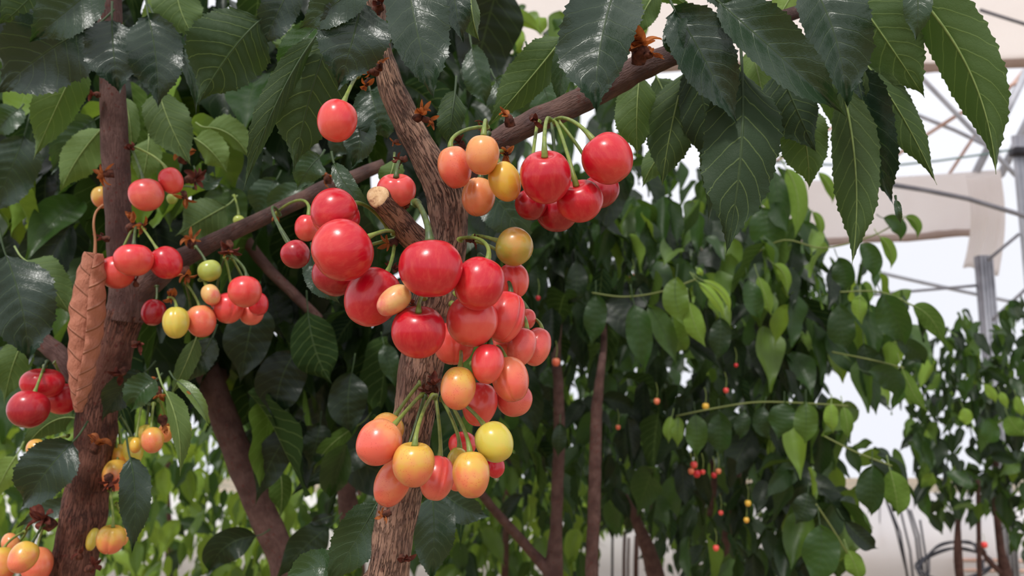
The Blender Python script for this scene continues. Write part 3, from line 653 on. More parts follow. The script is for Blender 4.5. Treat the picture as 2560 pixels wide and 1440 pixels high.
# ---- trees behind
def in_poly(x, y, poly):
    r_ = False; j = len(poly) - 1
    for i in range(len(poly)):
        xi, yi = poly[i]; xj, yj = poly[j]
        if (yi > y) != (yj > y) and x < (xj - xi) * (y - yi) / (yj - yi) + xi: r_ = not r_
        j = i
    return r_
def scatter(tree, poly, dr, n_, size, tints, seed, keep=60, holes=(), rows=22, teeth=0, mt=None, droop=1.0, asp=.24, single=True, toward=.5):
    """leaves hanging through the volume of a crown; those that show largest become parts, the rest the foliage"""
    rnd = random.Random(seed); xs = [p[0] for p in poly]; ys = [p[1] for p in poly]; L = []
    tries = 0
    while len(L) < n_ and tries < n_ * 30:
        tries += 1
        x = rnd.uniform(min(xs), max(xs)); y = rnd.uniform(min(ys), max(ys)); d = dr[0] + (dr[1] - dr[0]) * rnd.random()
        if not in_poly(x, y, poly): continue
        if any((x - hx) ** 2 + (y - hy) ** 2 < hr * hr for hx, hy, hr in holes): continue
        L.append((d, x, y))
    L.sort(); fol = MB(); fol_n = 0
    for i, (d, x, y) in enumerate(L):
        ln = size * rnd.uniform(.65, 1.15); c = P(x, y, d)
        az = rnd.uniform(0, 2 * math.pi); dip = R(rnd.gauss(62, 20)) * droop
        T = Vector((math.cos(az) * math.cos(dip), math.sin(az) * math.cos(dip), -math.sin(dip)))
        b = c - T * ln * .5; t = c + T * ln * .5; m_ = c + Vector((T.x, T.y, 0)) * ln * .03 + Vector((0, 0, 1)) * ln * rnd.uniform(.02, .12)
        nz = Vector((rnd.uniform(-1, 1), rnd.uniform(-1.6, .4), rnd.uniform(-.1, .9))).normalized()
        tint = min(1, max(0, rnd.gauss(*rnd.choice(tints)))); h = ln * asp * rnd.uniform(.8, 1.15)
        if nz.cross(T).length < .3: nz = (nz + Vector((.7, -.5, .2))).normalized()
        cf = R(rnd.uniform(2, 38))
        topside = True
        if i < keep:
            mb = MB(); leaf_geo(mb, b, m_, t, h, h, topside, n0=nz, fl=(cf, cf), rows=max(rows, 30), cols=3, teeth=teeth, saw=.05, tint=tint, wave=.8, seed=i)
            mb.build('leaf', mt or LEAF_FAR, tree)
        else:
            leaf_geo(fol, b, m_, t, h, h, topside, n0=nz, fl=(cf, cf), rows=rows, cols=2, teeth=0, tint=tint, wave=.8, seed=i); fol_n += 1
    if fol_n:
        o = fol.build('foliage', mt or LEAF_FAR, tree); o['kind'] = 'stuff'
def bg_leaves(tree, lst, mt=None, **k):
    for q in lst: leaf(tree, *q, mt=mt or LEAF_FAR, rows=36, cols=3, teeth=0, **k)

T3 = tree_root(700, 1440, .95, 'dark-leaved cherry tree just behind, with a reddish limb slanting up past the yellow fruit')
limb(T3, 'trunk', [(712, 1480, 34, .95), (705, 1400, 34, .95), (672, 1320, 36, .95), (630, 1220, 36, .95), (590, 1120, 34, .95), (548, 1010, 34, .95), (520, 930, 30, .95), (500, 860, 24, .97)], BARK_RED, seg=24, step=.004, lump=.12, ground=True)
limb(T3, 'branch', [(800, 800, 12, .85), (740, 740, 13, .84), (660, 660, 14, .83), (595, 570, 15, .82), (550, 500, 14, .81), (515, 440, 9, .80)], BARK_RED, seg=18, step=.004)
limb(T3, 'branch', [(878, 1340, 22, 1.3), (868, 1250, 24, 1.3), (855, 1150, 18, 1.3), (850, 1060, 14, 1.3)], BARK_RED, seg=18, step=.006)
limb(T3, 'branch', [(560, 940, 18, .97), (470, 905, 14, 1.0), (390, 870, 12, 1.02)], BARK_RED, seg=16, step=.006)
H3 = [(350, 10, 45), (430, 850, 26), (575, 548, 12), (190, 540, 22), (545, 890, 18)]
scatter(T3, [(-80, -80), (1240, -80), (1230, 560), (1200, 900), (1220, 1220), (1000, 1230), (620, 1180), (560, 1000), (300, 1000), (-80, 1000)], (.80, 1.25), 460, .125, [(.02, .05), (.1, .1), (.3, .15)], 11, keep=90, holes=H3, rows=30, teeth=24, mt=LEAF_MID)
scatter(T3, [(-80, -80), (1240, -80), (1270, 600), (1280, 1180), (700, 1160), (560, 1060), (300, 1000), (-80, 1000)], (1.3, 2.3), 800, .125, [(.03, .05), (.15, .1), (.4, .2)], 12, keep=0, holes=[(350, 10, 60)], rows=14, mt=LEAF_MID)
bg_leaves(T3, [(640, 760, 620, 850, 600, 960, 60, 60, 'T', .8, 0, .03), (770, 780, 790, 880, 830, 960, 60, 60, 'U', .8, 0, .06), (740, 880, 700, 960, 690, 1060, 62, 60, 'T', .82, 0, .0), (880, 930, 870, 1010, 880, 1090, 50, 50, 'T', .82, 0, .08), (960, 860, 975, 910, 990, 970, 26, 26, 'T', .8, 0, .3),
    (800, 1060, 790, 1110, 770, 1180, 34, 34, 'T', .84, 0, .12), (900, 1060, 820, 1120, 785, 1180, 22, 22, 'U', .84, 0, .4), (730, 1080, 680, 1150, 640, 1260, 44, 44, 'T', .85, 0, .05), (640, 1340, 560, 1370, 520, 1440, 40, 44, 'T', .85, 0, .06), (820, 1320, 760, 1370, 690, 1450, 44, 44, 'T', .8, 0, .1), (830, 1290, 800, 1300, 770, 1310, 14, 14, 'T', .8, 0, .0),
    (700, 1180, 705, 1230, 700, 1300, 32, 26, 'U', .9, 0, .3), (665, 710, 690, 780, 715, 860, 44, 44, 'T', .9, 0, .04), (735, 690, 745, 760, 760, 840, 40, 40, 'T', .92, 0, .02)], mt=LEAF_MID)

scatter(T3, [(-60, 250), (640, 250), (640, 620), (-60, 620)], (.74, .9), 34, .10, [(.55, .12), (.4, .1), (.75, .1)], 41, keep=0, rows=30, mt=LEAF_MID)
# far bright low trees behind on the near-empty side
T6 = tree_root(430, 1440, 4.4, 'far low tree of small bright yellow-green leaves seen under the dark crown')
limb(T6, 'trunk', [(430, 1500, 12, 4.4), (425, 1380, 12, 4.4), (415, 1240, 10, 4.4), (420, 1100, 8, 4.4)], BARK_RED, seg=12, step=.03, ground=True)
scatter(T6, [(-80, 900), (640, 980), (1300, 1000), (1300, 1400), (800, 1480), (640, 1480), (-80, 1480)], (2.4, 5.0), 1700, .12, [(.6, .15), (.95, .15), (.3, .1)], 13, keep=40, rows=8, mt=LEAF_FAR)
T7 = tree_root(900, 1400, 5.8, 'farthest pale green tree glimpsed as sunlit specks beneath the fruit cluster')
limb(T7, 'trunk', [(905, 1430, 9, 5.8), (900, 1330, 9, 5.8), (900, 1200, 8, 5.8)], BARK_RED, seg=10, step=.04, ground=True)
scatter(T7, [(-80, 880), (1600, 900), (1600, 1340), (-80, 1380)], (5.2, 6.5), 800, .15, [(.7, .2), (1, .2)], 14, keep=10, rows=7, mt=LEAF_FAR)

# ---- the dense tree with twin bare stems
T4 = tree_root(1385, 1440, 1.25, 'dense green tree with two straight bare brown stems beside the fruit cluster')
limb(T4, 'trunk', [(1380, 1480, 27, 1.22), (1384, 1420, 24, 1.22), (1390, 1330, 16, 1.22), (1394, 1200, 15, 1.22), (1398, 1080, 14.5, 1.22), (1396, 960, 13, 1.22), (1390, 880, 12, 1.24), (1400, 740, 10, 1.28)], BARK_RED, seg=24, step=.006, lump=.12, ground=True)
limb(T4, 'branch', [(1380, 1432, 20, 1.22), (1340, 1392, 13, 1.22), (1290, 1335, 12, 1.20), (1240, 1280, 11, 1.18), (1200, 1232, 11, 1.16), (1150, 1180, 9, 1.14)], BARK_RED, seg=18, step=.006)
T8 = tree_root(1482, 1440, 1.15, 'slim tree with one straight pitted stem, second bare stem beside the fruit cluster')
limb(T8, 'trunk', [(1480, 1500, 17, 1.15), (1480, 1400, 16, 1.15), (1485, 1280, 16, 1.15), (1488, 1150, 15, 1.15), (1492, 1020, 14, 1.15), (1503, 920, 10, 1.15), (1510, 840, 8, 1.18), (1500, 700, 7, 1.2)], BARK_RED, seg=22, step=.006, lump=.1, ground=True)
scatter(T8, [(1330, 430), (1640, 420), (1620, 900), (1350, 900)], (1.15, 1.5), 60, .10, [(.02, .04), (.12, .1)], 31, keep=60, rows=24, mt=LEAF_FAR)
for pts in ([(1800, 1460, 13, 1.9), (1815, 1350, 12, 1.9), (1835, 1230, 12, 1.9), (1850, 1120, 10, 1.9)], [(1840, 1330, 10, 1.95), (1852, 1270, 10, 1.95), (1858, 1200, 8, 1.95)], [(1650, 1480, 24, 1.8), (1625, 1390, 20, 1.8), (1590, 1300, 13, 1.8), (1560, 1240, 10, 1.8)], [(1775, 1290, 8, 1.8), (1785, 1210, 8, 1.8), (1780, 1150, 6, 1.8)]):
    limb(T4, 'branch', pts, BARK_RED, seg=14, step=.01)
bg_leaves(T4, [
 (1690, 695, 1690, 755, 1712, 815, 33, 33, 'T', 1.1, 0, .7), (1722, 755, 1738, 815, 1765, 868, 26, 26, 'U', 1.1, 0, .7), (1755, 700, 1810, 735, 1822, 790, 10, 10, 'U', 1.1, 0, 1), (1745, 705, 1790, 750, 1812, 798, 13, 12, 'U', 1.12, 0, 1), (1742, 672, 1750, 680, 1758, 692, 8, 8, 'U', 1.1, 0, 1),
 (1490, 738, 1488, 800, 1478, 866, 30, 30, 'T', 1.15, 0, .4), (1585, 762, 1600, 840, 1612, 936, 34, 34, 'T', 1.12, 0, .5), (1620, 765, 1660, 830, 1692, 912, 26, 30, 'T', 1.14, 0, .55), (1680, 790, 1695, 850, 1718, 876, 32, 30, 'T', 1.16, 0, .65), (1440, 650, 1440, 720, 1420, 760, 28, 28, 'T', 1.2, 0, .1),
 (1800, 795, 1800, 850, 1790, 905, 28, 28, 'T', 1.2, 0, .15), (1870, 700, 1885, 755, 1900, 800, 24, 26, 'T', 1.2, 0, .5), (1895, 690, 1915, 745, 1928, 792, 18, 18, 'U', 1.2, 0, .65), (1935, 660, 1962, 690, 1968, 742, 14, 16, 'U', 1.2, 0, .7),
 (1905, 520, 1920, 580, 1940, 650, 44, 44, 'T', 1.3, 0, .45), (1965, 420, 1995, 500, 1985, 600, 26, 26, 'U', 1.3, 0, .6), (1935, 425, 1950, 510, 1970, 580, 26, 26, 'T', 1.3, 0, .35), (2045, 430, 2075, 470, 2080, 510, 12, 14, 'U', 1.3, 0, .6), (2030, 530, 2050, 560, 2048, 600, 10, 12, 'U', 1.3, 0, .6),
 (1680, 1040, 1672, 1075, 1672, 1112, 15, 14, 'U', 1.2, 0, .65), (1696, 1042, 1694, 1080, 1694, 1120, 16, 16, 'T', 1.2, 0, .75), (1738, 1036, 1742, 1090, 1740, 1142, 28, 28, 'T', 1.2, 0, .55), (1798, 1030, 1800, 1090, 1798, 1142, 32, 30, 'T', 1.22, 0, .3), (1860, 1028, 1855, 1065, 1848, 1100, 20, 20, 'T', 1.22, 0, .2),
 (1960, 1006, 1955, 1050, 1945, 1098, 34, 34, 'T', 1.2, 0, .4), (2015, 1005, 2015, 1060, 2012, 1112, 30, 30, 'T', 1.18, 0, .6), (2078, 1008, 2078, 1046, 2084, 1086, 18, 18, 'U', 1.2, 0, .85), (2108, 1015, 2118, 1060, 2118, 1100, 16, 16, 'U', 1.2, 0, .5), (1910, 1015, 1905, 1060, 1925, 1100, 22, 22, 'T', 1.25, 0, .2),
 (2050, 1312, 2052, 1390, 2030, 1470, 46, 46, 'T', 1.0, 0, .45), (2180, 1165, 2178, 1230, 2178, 1292, 36, 32, 'T', 1.1, 0, .25), (2225, 1175, 2240, 1240, 2245, 1296, 30, 36, 'U', 1.1, 0, .5), (2110, 1300, 2160, 1350, 2192, 1370, 22, 24, 'T', 1.1, 0, .0), (2120, 1375, 2140, 1420, 2150, 1460, 24, 24, 'U', 1.1, 0, .6), (2020, 1230, 2010, 1275, 1990, 1310, 30, 30, 'T', 1.2, 0, .1),
 (2150, 610, 2180, 650, 2182, 702, 22, 26, 'T', 1.2, 0, .4), (2200, 592, 2226, 630, 2226, 675, 14, 16, 'U', 1.2, 0, .6), (2208, 545, 2245, 565, 2250, 605, 18, 20, 'T', 1.25, 0, .4), (2262, 542, 2290, 560, 2292, 600, 12, 14, 'U', 1.25, 0, .5), (2282, 765, 2330, 800, 2362, 872, 26, 26, 'U', 1.15, 0, .3), (2205, 735, 2240, 800, 2262, 862, 44, 36, 'T', 1.15, 0, .35),
 (2095, 645, 2112, 690, 2110, 730, 30, 26, 'T', 1.25, 0, .25), (2150, 735, 2150, 770, 2155, 815, 20, 18, 'U', 1.2, 0, .75), (2240, 850, 2290, 880, 2310, 910, 26, 24, 'T', 1.2, 0, .15), (2160, 860, 2180, 910, 2230, 940, 30, 30, 'T', 1.25, 0, .1), (2255, 920, 2285, 985, 2320, 1030, 18, 18, 'U', 1.2, 0, .5),
 (2100, 760, 2105, 830, 2120, 880, 34, 34, 'T', 1.25, 0, .25), (2170, 930, 2230, 950, 2240, 1010, 30, 30, 'T', 1.2, 0, .3), (1290, 900, 1320, 1000, 1340, 1100, 40, 40, 'T', 1.25, 0, .1), (1400, 1060, 1398, 1100, 1394, 1145, 18, 20, 'T', 1.12, 0, .1)])
mb = MB()
for pts in ([(1480, 732, 1.15), (1560, 742, 1.14), (1650, 730, 1.12), (1740, 698, 1.11)], [(1880, 640, 1.3), (1960, 600, 1.25), (2060, 620, 1.25), (2180, 590, 1.25), (2260, 545, 1.25)], [(1690, 1040, 1.2), (1790, 1020, 1.2), (1900, 1005, 1.2), (2050, 1010, 1.2), (2120, 1015, 1.2)], [(2040, 1260, 1.1), (2080, 1320, 1.1), (2120, 1385, 1.1)], [(2080, 880, 1.25), (2180, 900, 1.2), (2260, 920, 1.2)], [(2060, 1090, 1.15), (2140, 1130, 1.12), (2230, 1165, 1.1)], [(2100, 730, 1.2), (2200, 730, 1.18), (2285, 765, 1.15)]):
    mb = MB(); tube(mb, [P(*p) for p in pts], [.0012] * len(pts), seg=8); mb.build('twig', simple('green_twig', (104, 112, 58), .6), T4)
scatter(T4, [(1480, 560), (1700, 540), (1950, 520), (2060, 620), (2120, 760), (1900, 830), (1560, 800)], (1.2, 1.5), 80, .085, [(.5, .12), (.3, .1), (.7, .1)], 28, keep=0, rows=20, mt=LEAF_FAR)
POLY4 = [(1180, 420), (1500, 560), (1640, 600), (1760, 520), (1920, 560), (2040, 640), (2120, 760), (2140, 900), (1990, 1000), (2080, 1060), (2090, 1200), (1990, 1440), (1780, 1480), (1650, 1320), (1540, 1300), (1260, 1210), (1300, 900)]
H4 = [(2100, 960, 46), (1800, 600, 16), (1995, 700, 20)]
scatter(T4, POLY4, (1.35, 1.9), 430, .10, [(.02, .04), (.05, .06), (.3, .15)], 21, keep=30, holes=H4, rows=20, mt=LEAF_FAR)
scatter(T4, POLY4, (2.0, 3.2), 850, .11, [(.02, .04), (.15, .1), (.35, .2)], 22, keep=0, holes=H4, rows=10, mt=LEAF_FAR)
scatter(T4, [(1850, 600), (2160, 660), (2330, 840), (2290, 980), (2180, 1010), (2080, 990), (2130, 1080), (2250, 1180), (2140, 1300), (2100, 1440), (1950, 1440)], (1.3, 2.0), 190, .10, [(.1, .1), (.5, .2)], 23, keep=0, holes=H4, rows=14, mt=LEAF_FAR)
scatter(T4, [(1500, 60), (1560, 400), (1880, 440), (1990, 480), (1900, 600), (1560, 600), (1400, 560), (1200, 420), (1180, 120), (1300, 170)], (1.5, 2.6), 150, .11, [(.4, .2), (.15, .1)], 24, keep=0, rows=14, mt=LEAF_FAR)
T9 = tree_root(1260, 1440, 2.6, 'tree of pale yellow-green leaves showing against the upper shade cloth')
limb(T9, 'trunk', [(1262, 1440, 9, 2.6), (1270, 1100, 9, 2.6), (1280, 700, 8, 2.5), (1290, 400, 7, 2.2), (1300, 200, 6, 1.8)], BARK_RED, seg=12, step=.03, ground=True)
bg_leaves(T9, [(1222, 32, 1300, 45, 1358, 92, 16, 22, 'U', 1.0, 0, .8), (1345, 40, 1350, 62, 1350, 90, 18, 20, 'U', 1.1, 0, .8), (1262, 40, 1268, 80, 1280, 130, 14, 16, 'U', 1.1, 0, .85), (1240, -20, 1258, 10, 1285, 25, 18, 18, 'U', 1.0, 0, .9), (1300, 70, 1300, 100, 1290, 130, 12, 12, 'U', 1.2, 0, .9), (1228, 85, 1226, 105, 1226, 125, 10, 10, 'U', 1.0, 0, 1),
    (1400, 50, 1395, 60, 1385, 80, 16, 16, 'T', 1.2, 0, .5), (1210, 105, 1205, 150, 1190, 200, 26, 26, 'T', 1.1, 0, .05), (1330, 190, 1300, 240, 1290, 280, 34, 34, 'T', 1.1, 0, .2), (1560, 20, 1600, 60, 1600, 110, 20, 20, 'U', 1.2, 0, .7)])
scatter(T9, [(1180, 60), (1420, 20), (1420, 300), (1220, 420)], (1.5, 2.4), 40, .09, [(.6, .2), (.3, .2)], 25, keep=0, rows=14, mt=LEAF_FAR)

T5 = tree_root(2480, 1440, 3.0, 'far bushy tree with small leaves at the edge under the ribbed post')
limb(T5, 'trunk', [(2520, 1500, 20, 3.0), (2515, 1440, 16, 3.0), (2500, 1360, 9, 3.0), (2490, 1250, 8, 3.0), (2490, 1100, 6, 3.0)], BARK_RED, seg=12, step=.02, ground=True)
for pts in ([(2515, 1440, 9, 3.0), (2470, 1400, 6, 3.0), (2445, 1350, 5, 3.0)], [(2405, 1500, 10, 2.9), (2395, 1390, 10, 2.9), (2395, 1300, 6, 2.9)], [(2450, 1480, 6, 2.95), (2448, 1400, 6, 2.95), (2445, 1200, 5, 2.95)]):
    limb(T5, 'branch', pts, BARK_RED, seg=10, step=.02)
scatter(T5, [(2260, 900), (2330, 860), (2420, 790), (2470, 860), (2530, 760), (2640, 780), (2640, 1480), (2560, 1400), (2480, 1290), (2330, 1320), (2290, 1200), (2250, 1050)], (2.6, 3.6), 620, .10, [(.1, .1), (.4, .2), (.2, .15)], 26, keep=30, rows=9, mt=LEAF_FAR, holes=[(2400, 1110, 14)])
bg_leaves(T5, [(2460, 960, 2480, 985, 2490, 1010, 12, 12, 'U', 2.0, 0, .8), (2470, 1045, 2475, 1085, 2470, 1110, 20, 24, 'T', 2.0, 0, .5), (2520, 1040, 2540, 1070, 2570, 1090, 26, 26, 'U', 2.0, 0, .5), (2408, 1020, 2415, 1045, 2410, 1065, 16, 16, 'U', 2.2, 0, .85), (2500, 980, 2510, 1000, 2520, 1025, 10, 10, 'U', 2.1, 0, .8), (2540, 990, 2550, 1020, 2555, 1045, 12, 12, 'U', 2.1, 0, .7)])
T10 = tree_root(1740, 1440, 5.0, 'leafy mass of the farther row behind the dense tree')
limb(T10, 'trunk', [(1740, 1470, 9, 5.0), (1742, 1300, 8, 5.0), (1745, 1000, 7, 5.0)], BARK_RED, seg=10, step=.05, ground=True)
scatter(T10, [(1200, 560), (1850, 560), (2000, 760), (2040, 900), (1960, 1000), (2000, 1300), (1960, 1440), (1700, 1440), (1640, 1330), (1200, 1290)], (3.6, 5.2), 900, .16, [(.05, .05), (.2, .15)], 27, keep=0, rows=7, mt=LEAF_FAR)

# ================================================================== CHERRIES
def cherry_mesh(rx, ry, rz, groove=None, seg=56, rings=40, dimple=.26, seed=0, squash=.1):
    v = []; f = []
    for i in range(rings + 1):
        th = math.pi * i / rings
        for k in range(seg):
            ph = 2 * math.pi * k / seg
            st, ct = math.sin(th), math.cos(th)
            w_ = st ** .93
            x = w_ * math.cos(ph); y = w_ * math.sin(ph); z = ct
            x *= 1 + squash * .5 * ct; y *= 1 + squash * .5 * ct          # broader shoulders
            z -= dimple * math.exp(-(th / .36) ** 2)
            z += .05 * math.exp(-((math.pi - th) / .22) ** 2) * 1 - .03 * math.exp(-((math.pi - th) / .08) ** 2)
            if groove:
                gx, gd, gw = groove
                p0 = -math.pi / 2 + math.asin(max(-.95, min(.95, gx)))
                for q0, amp in ((p0, 1), (p0 + math.pi, .6)):
                    dphi = math.atan2(math.sin(ph - q0), math.cos(ph - q0))
                    fall = gd * amp * (math.exp(-abs(dphi) / gw)) * (1 if th < 2.9 else (math.pi - th) / .25)
                    x *= 1 - fall; y *= 1 - fall
                    z *= 1 - fall * .35
            nz = 1 + .022 * noise.noise(Vector((x * 1.3 + seed * 5, y * 1.3, z * 1.3)))
            v.append(Vector((x * rx * nz, y * ry * nz, z * rz * nz)))
    for i in range(rings):
        for k in range(seg):
            a = i * seg + k; b = i * seg + (k + 1) % seg
            f.append((a, a + seg, b + seg, b))
    return v, f

